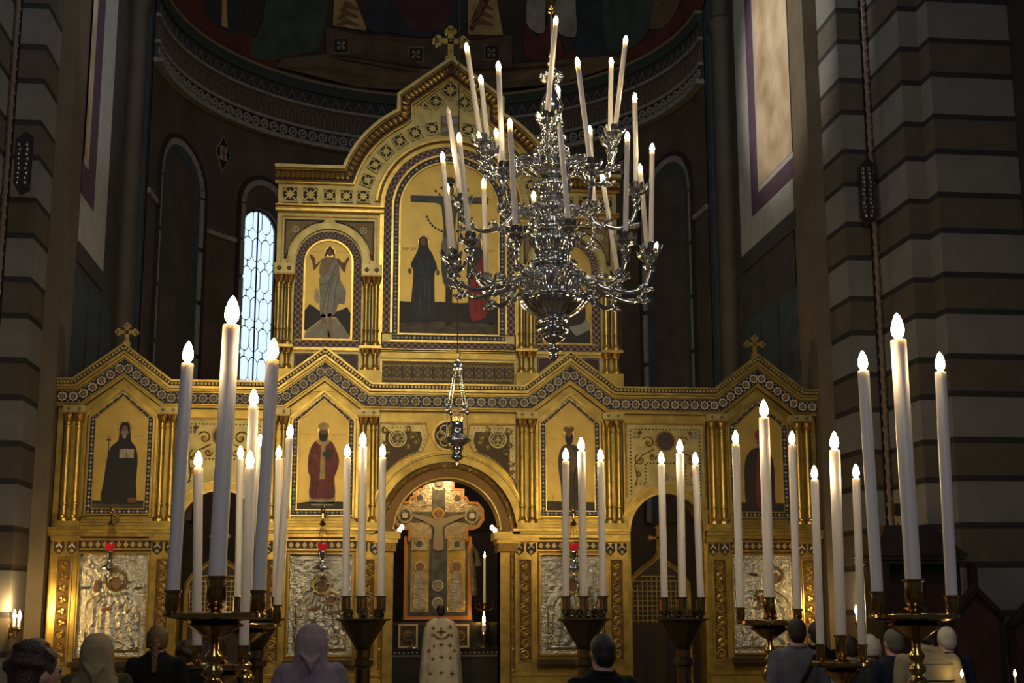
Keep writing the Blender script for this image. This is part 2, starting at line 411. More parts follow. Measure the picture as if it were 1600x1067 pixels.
# half dome
m = MB(); DZ = 11.48; nth, nph = 48, 16
for i in range(nth):
    for k in range(nph):
        a, b = pi*i/nth, pi*(i+1)/nth; e, f = pi/2*k/nph, pi/2*(k+1)/nph
        S = lambda t, q: (AR*cos(q)*cos(t), AY+AR*cos(q)*sin(t), DZ+AR*sin(q))
        m.add([S(a, e), S(b, e), S(b, f), S(a, f)], [(0, 1, 2, 3)])
dome = struct(m.build('ceiling_apse', mat('dome_fresco_ground', (.045, .033, .026), .8, var=.5, vs=1.2), None, 'all'))
def domeP(px, py, r):
    d = ray(px, py).normalized(); o = C0-V((0, AY, DZ)); b = o.dot(d); cc = o.length_squared-r*r
    return C0+d*(-b+sqrt(max(b*b-cc, 0)))
def fresco(nm, mt, pts, lay=1, n=3):                  # painted patch lying on the curve of the dome
    P = smoothpoly(pts, n) if n > 1 else pts
    cx = sum(p[0] for p in P)/len(P); cy = sum(p[1] for p in P)/len(P); r = AR-.012*lay; m = MB()
    K = 3; L = len(P); vs = [domeP(cx, cy, r)]
    for k in range(1, K+1): vs += [domeP(cx+(x-cx)*k/K, cy+(y-cy)*k/K, r) for x, y in P]
    fs = [(0, 1+i, 1+(i+1) % L) for i in range(L)]
    for k in range(K-1): fs += [(1+k*L+i, 1+(k+1)*L+i, 1+(k+1)*L+(i+1) % L, 1+k*L+(i+1) % L) for i in range(L)]
    m.add(vs, fs); return m.build(nm, mt, dome)
fm = lambda n, c, v=.4: mat('fresco_'+n, c, .8, var=v, vs=3)
fR, fG, fB, fO, fY, fW, fK = fm('red', (.105, .026, .017)), fm('green', (.050, .072, .055)), fm('blue', (.028, .035, .046)), fm('ochre', (.15, .10, .05)), fm('yellow', (.42, .30, .11)), fm('white', (.30, .28, .24)), fm('dark', (.022, .017, .015))
fresco('painted_ground', fR, [(262, 12), (300, 58), (390, 112), (440, 116), (425, 88), (385, 50), (340, 14), (330, -40), (240, -30)])
fresco('painted_ground', fR, [(1090, 30), (1030, 85), (930, 122), (860, 128), (850, 95), (930, 70), (1000, 30), (1040, -40), (1100, -40)])
fresco('painted_robe', fG, [(425, -40), (412, 30), (390, 75), (396, 88), (425, 94), (470, 84), (498, 74), (508, 30), (512, -40)], 2)
fresco('painted_robe', fB, [(330, -30), (322, 20), (345, 44), (370, 52), (382, 20), (376, -30)], 2)
fresco('painted_staff', fY, [(345, -30), (347, 12), (346, 40), (356, 44), (354, 12), (355, -30)], 3, 1)
fresco('painted_step', fO, [(432, 104), (440, 92), (510, 84), (700, 110), (905, 100), (960, 86), (975, 98), (880, 130), (700, 146), (560, 136)], 2, 1)
fresco('painted_throne', fm('throne', (.105, .062, .034)), [(508, 42), (660, 60), (800, 54), (800, 104), (660, 114), (510, 88)], 3, 1)
for x, y, s in ((533, 71, 12), (650, 85, 12), (768, 82, 12)):
    fresco('throne_inlay', fm('inlay_pale', (.20, .18, .15)), [(x-s, y-s), (x+s, y-s), (x+s, y+s), (x-s, y+s)], 4, 1)
    fresco('throne_inlay', fK, [(x-s+2, y-s+2), (x+s-2, y-s+2), (x+s-2, y+s-2), (x-s+2, y+s-2)], 5, 1)
    for a in range(4): fresco('throne_inlay', fW, [(x+1.5*cos(a*pi/2+2.4), y+1.5*sin(a*pi/2+2.4)), (x+8*cos(a*pi/2+.4), y+8*sin(a*pi/2+.4)), (x+8*cos(a*pi/2+1.1), y+8*sin(a*pi/2+1.1))], 6, 1)
fresco('painted_cushion', fY, [(524, -40), (520, 40), (545, 44), (572, 48), (574, 20), (574, -40)], 4, 1)
fresco('painted_cushion', fY, [(732, -40), (731, 54), (760, 55), (786, 54), (778, 10), (772, -40)], 4, 1)
for dx in (0, 205):
    fresco('painted_stripe', fR, [(548+dx, -20), (566+dx, -20), (574+dx-dx*.12, 30), (574+dx-dx*.12, 46)] if dx == 0 else [(760, -20), (775, -20), (738, 50), (731, 42)], 5, 1)
    for k in range(3): fresco('painted_fold', mat('fresco_line', (.16, .09, .04), .8), [(524+dx*1.03+4*k, 40-12*k), (540+dx*1.03, 28-14*k), (560+dx*1.03, 38-12*k), (560+dx*1.03, 41-12*k), (540+dx*1.03, 32-14*k), (526+dx*1.03+4*k, 43-12*k)], 6, 1)
fresco('painted_robe', fB, [(576, -40), (575, 45), (610, 50), (655, 58), (700, 52), (728, 40), (730, -40)], 5)
fresco('painted_robe', fm('wine', (.075, .028, .025)), [(610, -40), (640, 42), (690, 46), (705, 20), (716, -40)], 6)
fresco('painted_robe', fR, [(822, 38), (818, 70), (826, 92), (850, 94), (880, 88), (872, 52), (858, 34), (836, 60)], 5)
fresco('painted_cloth', fW, [(832, -40), (822, 34), (848, 52), (852, 20), (852, -40)], 6)
fresco('painted_cloth', fW, [(872, -40), (866, 40), (898, 58), (900, 20), (894, -40)], 5)
fresco('painted_robe', fB, [(905, -40), (895, 60), (912, 90), (960, 82), (985, 60), (1000, 20), (1010, -40)], 3)
fresco('painted_robe', fG, [(950, -40), (945, 60), (960, 84), (1005, 60), (1018, 20), (1020, -40)], 4)
fresco('painted_robe', fO, [(1005, -40), (1008, 35), (1030, 45), (1055, 20), (1070, -40)], 3)

# the leaded apse window
win = MB()
GO = [(WC+WH, WZ0)]+archcurve(WC, WH, WSP, 14)+[(WC-WH, WZ0)]
tdir = V((-sin(WC), cos(WC), 0)); ndir = V((cos(WC), sin(WC), 0)); Wc = V(cyl(WC, 0, AR+.12))
wp = lambda u, z, d=0: Wc-tdir*u+V((0, 0, z))+ndir*d      # u to the right as seen from the nave
hwm = WH*AR
go = [(-hwm, WZ0), (hwm, WZ0)]+[(hwm*cos(pi*i/14), WSP+hwm*sin(pi*i/14)) for i in range(15)]
def slab(m, pts, d0, d1):
    n = len(pts); m.add([wp(u, z, d0) for u, z in pts]+[wp(u, z, d1) for u, z in pts], [list(range(n)), list(range(2*n-1, n-1, -1))]+[(i, i+n, (i+1) % n+n, (i+1) % n) for i in range(n)])
fr = MB()
oc = [(-hwm, WZ0)]+[(-hwm*cos(pi*i/14), WSP+hwm*sin(pi*i/14)) for i in range(15)]+[(hwm, WZ0)]
ic = offset(oc, -.03)
for i in range(len(oc)-1): slab(fr, [oc[i], oc[i+1], ic[i+1], ic[i]], -.05, .05)
window = struct(fr.build('window_1', LEAD))
# panes: elongated hexagons alternating with wide octagon-like quarries, each a pane of its own
cols_ = [-.30, -.10, .10, .30]; pane_i = 0
def pane(pts):
    q = [(max(-hwm+.02, min(hwm-.02, u)), z) for u, z in pts]
    def top(u): return WSP+sqrt(max(0, (hwm-.02)**2-u*u))
    q = [(u, min(z, top(u))) for u, z in q]
    a = abs(sum(q[i][0]*q[(i+1) % len(q)][1]-q[(i+1) % len(q)][0]*q[i][1] for i in range(len(q))))/2
    if a < .0012: return
    cx = sum(p[0] for p in q)/len(q); cz = sum(p[1] for p in q)/len(q)
    sh = [(cx+(u-cx)*.86, cz+(z-cz)*(.965 if a > .02 else .84)) for u, z in q]
    m = MB(); slab(m, sh, -.006, .006); m.build('pane', GLASS, window)
z = WZ0+.02; odd = 0
while z < WZT:
    for k in range(-2, 3):
        u = k*.20
        pane([(u-.10, z+.09), (u-.10, z+.38), (u-.04, z+.45), (u+.04, z+.45), (u+.10, z+.38), (u+.10, z+.09), (u+.04, z+.02), (u-.04, z+.02)])
    for k in range(-2, 3):
        u = k*.20+.10
        pane([(u-.055, z+.455), (u-.005, z+.395), (u+.005, z+.395), (u+.055, z+.455), (u+.10, z+.47), (u+.10, z+.56), (u+.055, z+.575), (u+.005, z+.635), (u-.005, z+.635), (u-.055, z+.575), (u-.10, z+.56), (u-.10, z+.47)])
    z += .555
m = MB(); slab(m, [(-.013, WZ0), (.013, WZ0), (.013, WZT-.02), (-.013, WZT-.02)], -.02, .01); m.build('mullion', LEAD, window)
m = MB(); slab(m, go, .012, .02); m.build('glazing_back', mat('lead_back', (.02, .02, .025), .6), window)
# ================================================================== THE ALTAR SCREEN
IC = thing('iconostasis', 'tall gilded altar screen with gables, columns and inlaid mosaic friezes across the chancel', 'altar screen', (0, 0, FL+.48))
Z0 = FL+.48
def arch_pts(cx, hw, zs, n=20): return [(cx+hw*cos(pi*i/n), zs+hw*sin(pi*i/n)) for i in range(n+1)]
def bodydoor(x0, x1, cx, hw, zs, zt):
    return MB().prism([(x0, Z0), (x0, zt), (x1, zt), (x1, Z0), (cx+hw, Z0)]+arch_pts(cx, hw, zs)+[(cx-hw, Z0)], 0, .34)
bodydoor(-.90, .90, 0, .66, 2.54, 4.3).build('door_wall', GOLD, IC)
for s in (-1, 1):
    bodydoor(min(s*2.22, s*3.34), max(s*2.22, s*3.34), s*2.78, .47, 2.56, 4.3).build('door_wall', GOLD, IC)
    MB().box(min(s*.90, s*2.22), max(s*.90, s*2.22), 0, .34, Z0, 4.3).build('bay_wall', GOLD, IC)
    MB().box(min(s*3.34, s*4.77), max(s*3.34, s*4.77), 0, .34, Z0, 4.3).build('bay_wall', GOLD, IC)
    for c in (1.55, 4.0):
        MB().prism([(s*c-.60, 4.28), (s*c, 4.74), (s*c+.60, 4.28)], -.012, .34).build('gable_wall', GOLD, IC)
# upper storey wall
arcL = [(-1.37*cos(radians(a)), 6.68+1.37*sin(radians(a))) for a in range(17, 65, 3)]
ped = [(-2.24, 7.08)]+arcL+[(-.60, 7.93), (-.60, 8.14), (0, 8.60)]
pedpath = ped+[(-x, z) for x, z in ped[::-1][1:]]
MB().prism([(-2.2, 4.28)]+[(-2.2, 7.08)]+pedpath[1:-1]+[(2.2, 7.08), (2.2, 4.28)], 0, .34).build('upper_wall', PALEGOLD, IC)

# ---- main frieze with gables
zc = 4.16; half = [(4.78, zc), (4.52, zc), (4.0, zc+.395), (3.48, zc), (2.07, zc), (1.55, zc+.395), (1.03, zc)]
fpath = [(-x, z) for x, z in half]+[(x, z) for x, z in half[::-1]]
fr_ = MB().strip(fpath, -.068, .068, -.085, .0).build('frieze', BLACKIN, IC)
MB().strip(fpath, .068, .082, -.095, 0).build('cornice_moulding', GOLD2, IC)
MB().strip(fpath, .082, .115, -.115, 0).build('cornice_moulding', GOLD, IC)
MB().strip(fpath, .115, .150, -.145, 0).build('cornice_moulding', GOLD2, IC)
MB().strip(fpath, .150, .192, -.150, .1).build('dentil_ground', BROWN, IC)
MB().strip(fpath, .192, .215, -.19, .3).build('cornice_moulding', GOLD2, IC)
MB().strip(fpath, -.084, -.068, -.10, 0).build('cornice_moulding', GOLD2, IC)
MB().strip(fpath, -.12, -.084, -.055, 0).build('cornice_moulding', GOLD, IC)
def along(path, step, off=0.):
    P = offset(path, off); out = []
    for a, b in zip(P, P[1:]):
        L = sqrt((b[0]-a[0])**2+(b[1]-a[1])**2); n = max(1, round(L/step)); ang = math.atan2(b[1]-a[1], b[0]-a[0])
        for i in range(n): t = (i+.5)/n; out.append((a[0]+(b[0]-a[0])*t, a[1]+(b[1]-a[1])*t, ang, L/n))
    return out
def ycross(ang): return RY(-ang)
for w_, y_ in ((.079, -.100), (.113, -.120), (.148, -.149), (-.071, -.104), (-.118, -.060)):
    MB().strip(fpath, w_-.003, w_+.003, y_, 0).build('groove', BROWN, IC)
d = MB()
for x, z, ang, L in along(fpath, .044, .171):
    ca, sa = cos(ang), sin(ang); h = .013
    d.prism([(x+ca*u-sa*v, z+sa*u+ca*v) for u, v in ((-h, -.015), (h, -.015), (h, .015), (-h, .015))], -.176, -.15)
stuff(d.build('dentils', PALEGOLD, IC))
# eight-pointed star tiles
so, si = [], []
for i in range(16):
    r = .060 if i % 2 == 0 else .046
    so.append((r*cos(pi*i/8), r*sin(pi*i/8))); si.append(((r-.014)*cos(pi*i/8), (r-.014)*sin(pi*i/8)))
sm = MB(); sm.quadstrip(so, si, -.012, 0, True); sm.k = 1; sm.disc(0, 0, .026, -.010, 0, 8); sm.k = 0
for q in (-1, 1): sm.prism([(.068-.012, q*.058), (.068, q*.070-0.012*q), (.068+.012, q*.058), (.068, q*.046)], -.010, 0)
star_m = sm.mesh('star_tile', [WHITEIN, DARKGOLD])
for x, z, ang, L in along(fpath, .134): put('star_tile', star_m, fr_, (x, -.085, z), ycross(ang))

# ---- columns (double shafts) of both storeys
def colmesh(h, r=.034):
    m = MB(); m.lathe([(r*1.7, 0), (r*1.7, .03), (r*1.25, .045), (r*1.5, .06), (r, .075), (r, .19), (r*1.35, .20), (r*1.35, .215), (r, .225), (r, h-.07), (r*1.3, h-.06), (r*1.3, h-.045), (r, h-.035), (r, h)], (0, 0, 0), 12); return m.mesh('column', GOLD2, True)
cap = MB(); cap.lathe([(.034, 0), (.045, .02), (.050, .05), (.062, .085), (.058, .095)], (0, 0, 0), 16, 8, .12); cap.box(-.066, .066, -.066, .066, .095, .115); cap_m = cap.mesh('capital', BRONZEGOLD, True)
c1, c2, c3 = colmesh(1.20), colmesh(.80), colmesh(.26)
def colonnette(x, z, me, h, y=-.075):
    o = put('column', me, IC, (x, y, z)); put('capital', cap_m, o, (x, y, z+h)); return o
for s in (-1, 1):
    for c in (4.565, 3.445, 2.10, .995):
        for q in (-.062, .062): colonnette(s*c+q, 2.65, c1, 1.20)
        MB().box(s*c-.135, s*c+.135, -.15, 0, 2.57, 2.65).build('pedestal', GOLD, IC)
        b = MB().box(s*c-.135, s*c+.135, -.105, 0, 3.965, 4.05).build('impost_block', PALEGOLD, IC)
        for q in (-.062, .062):
            MB().prism([(s*c+q-.022, 4.008), (s*c+q, 4.032), (s*c+q+.022, 4.008), (s*c+q, 3.984)], -.110, -.10).build('inlay', BROWN, b)
            MB().prism([(s*c+q-.010, 4.008), (s*c+q, 4.018), (s*c+q+.010, 4.008), (s*c+q, 3.998)], -.114, -.10).build('inlay', PALEGOLD, b)
        MB().box(s*c-.135, s*c-.118, -.02, 0, 2.65, 3.96).build('groove', BROWN, IC); MB().box(s*c+.118, s*c+.135, -.02, 0, 2.65, 3.96).build('groove', BROWN, IC)
    for c in (2.09, .99):
        for q in (-.062, .062):
            colonnette(s*c+q, 4.85, c2, .80); colonnette(s*c+q, 4.54, c3, .20)
        MB().box(s*c-.14, s*c+.14, -.15, 0, 4.37, 4.54).build('pedestal', GOLD, IC)
        MB().box(s*c-.14, s*c+.14, -.155, 0, 4.815, 4.85).build('column_band', GOLD2, IC)
        b = MB().box(s*c-.13, s*c+.13, -.12, 0, 5.765, 5.90).build('impost_block', PALEGOLD, IC)
        for q in (-.062, .062):
            MB().prism([(s*c+q-.034, 5.832), (s*c+q, 5.868), (s*c+q+.034, 5.832), (s*c+q, 5.796)], -.126, -.1).build('inlay', BROWN, b)
            MB().prism([(s*c+q-.016, 5.832), (s*c+q, 5.850), (s*c+q+.016, 5.832), (s*c+q, 5.814)], -.130, -.1).build('inlay', DARKGOLD, b)
        for q in (-.135, 0, .135): MB().box(s*c+q-.010, s*c+q+.010, -.02, 0, 4.86, 5.66).build('groove', BROWN, IC)

# ---- lower storey: ledge, pilasters, inlay
def span(name, mt, x0, x1, y, z0, z1, par=IC): return MB().box(min(x0, x1), max(x0, x1), y, 0, z0, z1).build(name, mt, par)
scr = MB(); sp = [(.058*(1-t/14)*cos(t*.62)+.0, 0, .058*(1-t/14)*sin(t*.62)) for t in range(11)]
scr.tube([(x, -.010, z) for x, y, z in sp], .014, 4); scr.tube([(-.055, -.008, -.07), (.06, -.008, -.02), (.05, -.008, .0)], .009, 4)
for a in (0, 2.1, 4.2): scr.prism([(.004*cos(a), .004*sin(a)), (.03*cos(a-.5), .03*sin(a-.5)), (.04*cos(a), .04*sin(a)), (.03*cos(a+.5), .03*sin(a+.5))], -.018, 0)
scr_m = scr.mesh('scroll_leaf', GOLD2)
for s in (-1, 1):
    for x0, x1 in ((3.26, 4.78), (.80, 2.28)):
        span('ledge', GOLD2, s*x0, s*x1, -.10, 2.47, 2.51); span('ledge', GOLD, s*x0, s*x1, -.13, 2.51, 2.55); span('ledge', GOLD2, s*x0, s*x1, -.16, 2.55, 2.575)
        span('plinth', GOLD, s*x0, s*x1, -.08, Z0, .80); span('plinth', GOLD2, s*x0, s*x1, -.10, .80, .84)
        for k in range(4): span('panel_line', BRONZEGOLD, s*(x0+.3), s*(x1-.3), -.006, 2.60+.035*k, 2.606+.035*k)
    for x0, x1 in ((3.26, 4.78), (.80, 2.28)):
        for z_ in (2.468, 2.509, 2.549): MB().box(min(s*x0, s*x1), max(s*x0, s*x1), -.135 if z_ > 2.52 else -.105, 0, z_-.003, z_+.003).build('groove', BRONZEGOLD, IC)
    for c in (4.575, 3.425, 2.11, .965):
        p = MB().box(s*c-.15, s*c+.15, -.07, 0, .84, 2.47).build('pilaster', GOLD2, IC)
        MB().box(s*c-.17, s*c+.17, -.12, 0, 2.42, 2.47).build('pilaster_cap', GOLD2, p)
        MB().box(s*c-.075, s*c+.075, -.074, 0, .98, 2.20).build('relief_ground', mat('relief_brown', (.13, .065, .018), .45, .4), p)
        fm_ = MB(); fm_.quadstrip([(s*c-.09, .965), (s*c+.09, .965), (s*c+.09, 2.215), (s*c-.09, 2.215)], [(s*c-.075, .98), (s*c+.075, .98), (s*c+.075, 2.20), (s*c-.075, 2.20)], -.088, 0, True); fm_.build('relief_frame', GOLD2, p)
        for k in range(9): put('scroll_leaf', scr_m, p, (s*c, -.074, 1.05+k*.134), None, ((1 if k % 2 else -1), 1, 1))
        for q in (-.075, .075):
            x = s*c+q
            MB().prism([(x-.06, 2.405), (x-.06, 2.30), (x, 2.25), (x+.06, 2.30), (x+.06, 2.405), (x+.03, 2.405), (x, 2.37), (x-.03, 2.405)], -.078, -.06).build('arrow_inlay', BROWN, p)
            MB().prism([(x-.038, 2.35), (x, 2.388), (x+.038, 2.35), (x+.038, 2.325), (x, 2.362), (x-.038, 2.325)], -.084, -.06).build('arrow_inlay', WHITEIN, p)
            MB().prism([(x-.026, 2.295), (x, 2.322), (x+.026, 2.295), (x, 2.268)], -.084, -.06).build('arrow_inlay', PALEGOLD, p)
    for c in (4.0, 1.54):
        b = MB().box(s*c-.42, s*c+.42, -.035, 0, 2.325, 2.425).build('diamond_band', REDIN, IC)
        for k in range(10):
            x = s*c-.37+k*.0822; MB().prism([(x-.032, 2.375), (x, 2.415), (x+.032, 2.375), (x, 2.335)], -.045, -.03).build('diamond', PALEGOLD, b)
        span('band_moulding', GOLD2, s*c-.42, s*c+.42, -.05, 2.425, 2.445); span('band_moulding', GOLD2, s*c-.42, s*c+.42, -.05, 2.305, 2.325)

# ---- icon bays of the lower storey: moulded gable frames
for s in (-1, 1):
    for c in (4.0, 1.55):
        g = [(s*c-.44, 2.70), (s*c-.44, 3.94), (s*c, 4.30), (s*c+.44, 3.94), (s*c+.44, 2.70)]
        MB().strip(g, -.03, .0, -.055, 0).build('bay_moulding', GOLD2, IC); MB().strip(g, -.07, -.03, -.035, 0).build('bay_moulding', GOLD, IC)
        for w_ in (-.034, -.071): MB().strip(g, w_-.004, w_+.004, -.040, 0).build('groove', BROWN, IC)

# ---- central doorway
m = MB(); m.arc(0, 2.54, .86, 1.00, 0, 180, -.045, 0, 40); m.build('archivolt', GOLD, IC)
m = MB(); m.arc(0, 2.54, .955, .962, 0, 180, -.048, 0, 40); m.arc(0, 2.54, .858, .865, 0, 180, -.048, 0, 40); m.build('groove', BROWN, IC)
m = MB(); m.arc(0, 2.54, .985, 1.005, 0, 180, -.06, 0, 40); m.build('archivolt', GOLD2, IC)
m = MB(); m.arc(0, 2.54, .66, .675, 0, 180, -.04, .34, 40); m.build('archivolt', GOLD2, IC)
m = MB(); m.arc(0, 2.54, .675, .775, 0, 180, -.012, .0, 40); m.build('archivolt', mat('dark_bronze_gold', (.16, .085, .02), .4, .6), IC)
path = [(.815*cos(pi*i/60), -.05, 2.54+.815*sin(pi*i/60)) for i in range(61)]
m = MB(); m.tube(path, .030, 8); n = 360
hel = []
for i in range(n+1):
    t = pi*i/n; ph = i*.55; rr = .815+.020*cos(ph); hel.append((rr*cos(t), -.05-.020*sin(ph), 2.54+rr*sin(t)))
m.tube(hel, .018, 4); m.build('rope_moulding', BRONZEGOLD, IC, True)
for s in (-1, 1):
    m = MB(); m.tube([(s*.815, -.05, Z0), (s*.815, -.05, 2.34)], .03, 8); m.tube([(s*.815+.02*cos(i*.55), -.05-.02*sin(i*.55), Z0+i*.0075) for i in range(266)], .018, 4); m.build('rope_moulding', BRONZEGOLD, IC, True)
    MB().box(min(s*.66, s*.78), max(s*.66, s*.78), -.03, .34, Z0, 2.30).build('jamb', GOLD2, IC)
    MB().box(min(s*.63, s*.87), max(s*.63, s*.87), -.09, .36, 2.30, 2.40).build('jamb_capital', BRONZEGOLD, IC)
    m = MB().box(min(s*.61, s*.90), max(s*.61, s*.90), -.11, .36, 2.40, 2.45); m.box(min(s*.58, s*.90), max(s*.58, s*.90), -.13, .38, 2.45, 2.54); m.build('jamb_impost', GOLD2, IC)
    # spandrel panel with scrollwork
    o = [(s*.86, 3.90), (s*.86, 3.12)]+[(s*1.06*cos(radians(a)), 2.54+1.06*sin(radians(a))) for a in range(37, 74, 6)]+[(s*.27, 3.64), (s*.24, 3.75), (s*.27, 3.90)]
    P = MB().prism(o, -.012, 0).build('spandrel_panel', PALEGOLD, IC)
    cx = sum(p[0] for p in o)/len(o); cz = sum(p[1] for p in o)/len(o); inn = [(cx+(x-cx)*.74, cz+(z-cz)*.72) for x, z in o]
    m = MB(); m.quadstrip(o, [(cx+(x-cx)*.95, cz+(z-cz)*.94) for x, z in o], -.03, 0, True); m.build('spandrel_frame', BRONZEGOLD, P)
    MB().prism(inn, -.016, 0).build('spandrel_ground', mat('spandrel_brown', (.075, .042, .014), .5, .3), P)
    m = MB(); m.ring(s*.63, 3.70, .095, .115, -.03, 0, 20)
    for k in range(6): a = k*pi/3; m.ring(s*.63+.05*cos(a), 3.70+.05*sin(a), .022, .038, -.028, 0, 8)
    m.disc(s*.63, 3.70, .02, -.028, 0, 8); m.build('rosette', PALEGOLD, P, False)
    m = MB()
    for (x, z, r, a0, dr) in ((.44, 3.72, .06, 0, 1), (.40, 3.66, .04, 2, -1), (.74, 3.52, .05, 1, 1), (.79, 3.40, .045, 3, -1), (.78, 3.62, .04, 0, -1), (.50, 3.60, .035, 4, 1), (.78, 3.80, .045, 2, 1), (.50, 3.81, .04, 1, -1), (.81, 3.28, .03, 0, 1)):
        m.tube([(s*x+dr*r*(1-t/13)*cos(a0+t*.6), -.022, z+r*(1-t/13)*sin(a0+t*.6)) for t in range(11)], .013, 4)
        m.disc(s*x, z, r*.3, -.024, 0, 6)
    stuff(m.build('scrollwork', PALEGOLD, P))
    m = MB()
    for i in range(len(o)):
        a, b = o[i], o[(i+1) % len(o)]; L = sqrt((a[0]-b[0])**2+(a[1]-b[1])**2); k = max(1, int(L/.055))
        for j in range(k):
            t = (j+.5)/k; x, z = a[0]+(b[0]-a[0])*t, a[1]+(b[1]-a[1])*t; x, z = cx+(x-cx)*.86, cz+(z-cz)*.84; m.prism([(x-.008, z), (x, z+.008), (x+.008, z), (x, z-.008)], -.016, 0)
    stuff(m.build('dot_inlay', BROWN, P))
md = MB(); md.ring(0, 3.74, .17, .20, -.045, 0, 28); mo = md.build('medallion', GOLD2, IC)
MB().disc(0, 3.74, .17, -.012, 0, 24).build('medallion_ground', BROWN, mo)
m = MB(); m.disc(0, 3.74, .035, -.03, 0, 10)
for k in range(6): a = k*pi/3; m.ring(.085*cos(a), 3.74+.085*sin(a), .05, .064, -.026, 0, 10)
m.build('tracery', PALEGOLD, mo)

# ---- side doorways
for s in (-1, 1):
    c = s*2.78
    m = MB(); m.arc(c, 2.56, .47, .50, 0, 180, -.03, .34, 30); m.build('archivolt', GOLD2, IC)
    m = MB(); m.arc(c, 2.56, .50, .575, 0, 180, -.02, 0, 30); m.build('archivolt', GOLD, IC)
    m = MB(); m.arc(c, 2.56, .575, .595, 0, 180, -.035, 0, 30); m.build('archivolt', GOLD2, IC)
    o = [(c-.52, 3.93), (c-.52, 2.93)]+[(c-.60*cos(radians(a)), 2.56+.60*sin(radians(a)+.02)) for a in range(44, 137, 8)]+[(c+.52, 2.93), (c+.52, 3.93)]
    P = MB().prism(o, -.010, 0).build('door_panel', PALEGOLD, IC)
    m = MB(); m.strip([(c-.52, 2.98), (c-.52, 3.93), (c+.52, 3.93), (c+.52, 2.98)], -.02, 0, -.03, 0); m.build('panel_frame', BRONZEGOLD, P)
    m = MB()
    for pth in ([(c-.45, 3.0), (c-.45, 3.85), (c+.45, 3.85), (c+.45, 3.0)], [(c-.40, 3.15), (c-.26, 3.15), (c-.26, 3.42), (c+.26, 3.42), (c+.26, 3.15), (c+.40, 3.15)]):
        for x, z, an, L in along(pth, .045): m.prism([(x-.009, z-.009), (x-.009, z+.009), (x+.009, z+.009), (x+.009, z-.009)], -.016, 0)
    stuff(m.build('dot_inlay', BROWN, P))
    m = MB(); m.ring(c, 3.70, .115, .135, -.03, 0, 24); md = m.build('medallion', BRONZEGOLD, P)
    MB().disc(c, 3.70, .115, -.018, 0, 20).build('medallion_face', mat('medallion_brown', (.07, .045, .025), .5, var=.5, vs=25), P)
    m = MB(); DG = DARKGOLD
    for q in (-1, 1):
        for (x, z, r, a0, dr) in ((.22, 3.68, .085, .5, 1), (.33, 3.46, .075, 2, -1), (.17, 3.50, .05, 3, 1), (.36, 3.27, .04, 1, 1), (.33, 3.80, .03, 0, -1)):
            m.tube([(c+q*(x+dr*r*(1-t/15)*cos(a0+t*.6)), -.018, z+r*(1-t/15)*sin(a0+t*.6)) for t in range(13)], .009, 4)
            m.disc(c+q*x, z, r*.32, -.02, 0, 6)
        m.tube([(c+q*.14, -.018, 3.60), (c+q*.22, -.018, 3.56), (c+q*.30, -.018, 3.52), (c+q*.40, -.018, 3.40), (c+q*.37, -.018, 3.22), (c+q*.40, -.018, 3.12)], .008, 4)
    stuff(m.build('scrollwork', BRONZEGOLD, P))
    for q in (-1, 1):
        m = MB()
        for u in (-.026, .026):
            for v in (-.026, .026): m.box(c+q*.37+u-.018, c+q*.37+u+.018, -.02, 0, 3.78+v-.018, 3.78+v+.018)
        m.build('square_inlay', GREYIN, P)
    MB().prism([(c-.045, 3.24), (c, 3.30), (c+.045, 3.24), (c, 3.18)], -.02, 0).build('square_inlay', GREYIN, P)

# ---- string course and panels at the foot of the upper storey
lp = MB().box(-.84, .84, -.02, 0, 4.40, 4.68).build('patterned_panel', DARKGOLD, IC)
m = MB()
for k in range(13):
    x = -.78+k*.13; z = 4.54
    m.ring(x, z, .056, .070, -.03, 0, 14); m.prism([(x-.018, z), (x, z+.018), (x+.018, z), (x, z-.018)], -.03, 0)
    for a in range(4): m.ring(x+.036*cos(a*pi/2+pi/4), z+.036*sin(a*pi/2+pi/4), .006, .014, -.028, 0, 6)
    m.prism([(x+.065-.02, z+.078), (x+.065+.02, z+.078), (x+.065, z+.03)], -.028, 0); m.prism([(x+.065-.02, z-.078), (x+.065+.02, z-.078), (x+.065, z-.03)], -.028, 0)
stuff(m.build('circle_inlay', BLACKIN, lp))
for z in (4.655, 4.425):
    m = MB(); pts = [(-.82+i*.0225, z+(.012 if i % 2 else -.012)) for i in range(74)]; m.strip(pts, -.004, .004, -.03, 0); stuff(m.build('zigzag_line', BROWN, lp))
m = MB(); m.quadstrip([(-.86, 4.385), (.86, 4.385), (.86, 4.695), (-.86, 4.695)], [(-.84, 4.40), (.84, 4.40), (.84, 4.68), (-.84, 4.68)], -.04, 0, True); m.build('panel_frame', GOLD2, IC)
MB().box(-2.2, 2.2, -.05, 0, 4.80, 4.835).build('string_course', GOLD2, IC); MB().box(-.86, .86, -.03, 0, 4.72, 4.79).build('string_course', GOLD, IC)
for s in (-1, 1):
    for q in (-1, 1):
        x0 = s*1.54+q*.40; o = [(x0, 4.76), (x0-q*.26, 4.76), (x0, 4.55)]
        t = MB().prism(o, -.02, 0).build('triangle_panel', BLACKIN, IC)
        cx = sum(p[0] for p in o)/3; cz = sum(p[1] for p in o)/3
        MB().prism([(cx+(x-cx)*.6, cz+(z-cz)*.6) for x, z in o], -.026, 0).build('inlay', REDIN, t)
        m = MB()
        for i in range(3):
            a, b = o[i], o[(i+1) % 3]
            for k in range(7):
                u = (k+.5)/7; x, z = a[0]+(b[0]-a[0])*u, a[1]+(b[1]-a[1])*u; x, z = cx+(x-cx)*.82, cz+(z-cz)*.82; m.prism([(x-.010, z), (x, z+.010), (x+.010, z), (x, z-.010)], -.028, 0)
        stuff(m.build('dot_inlay', GREYIN, t))

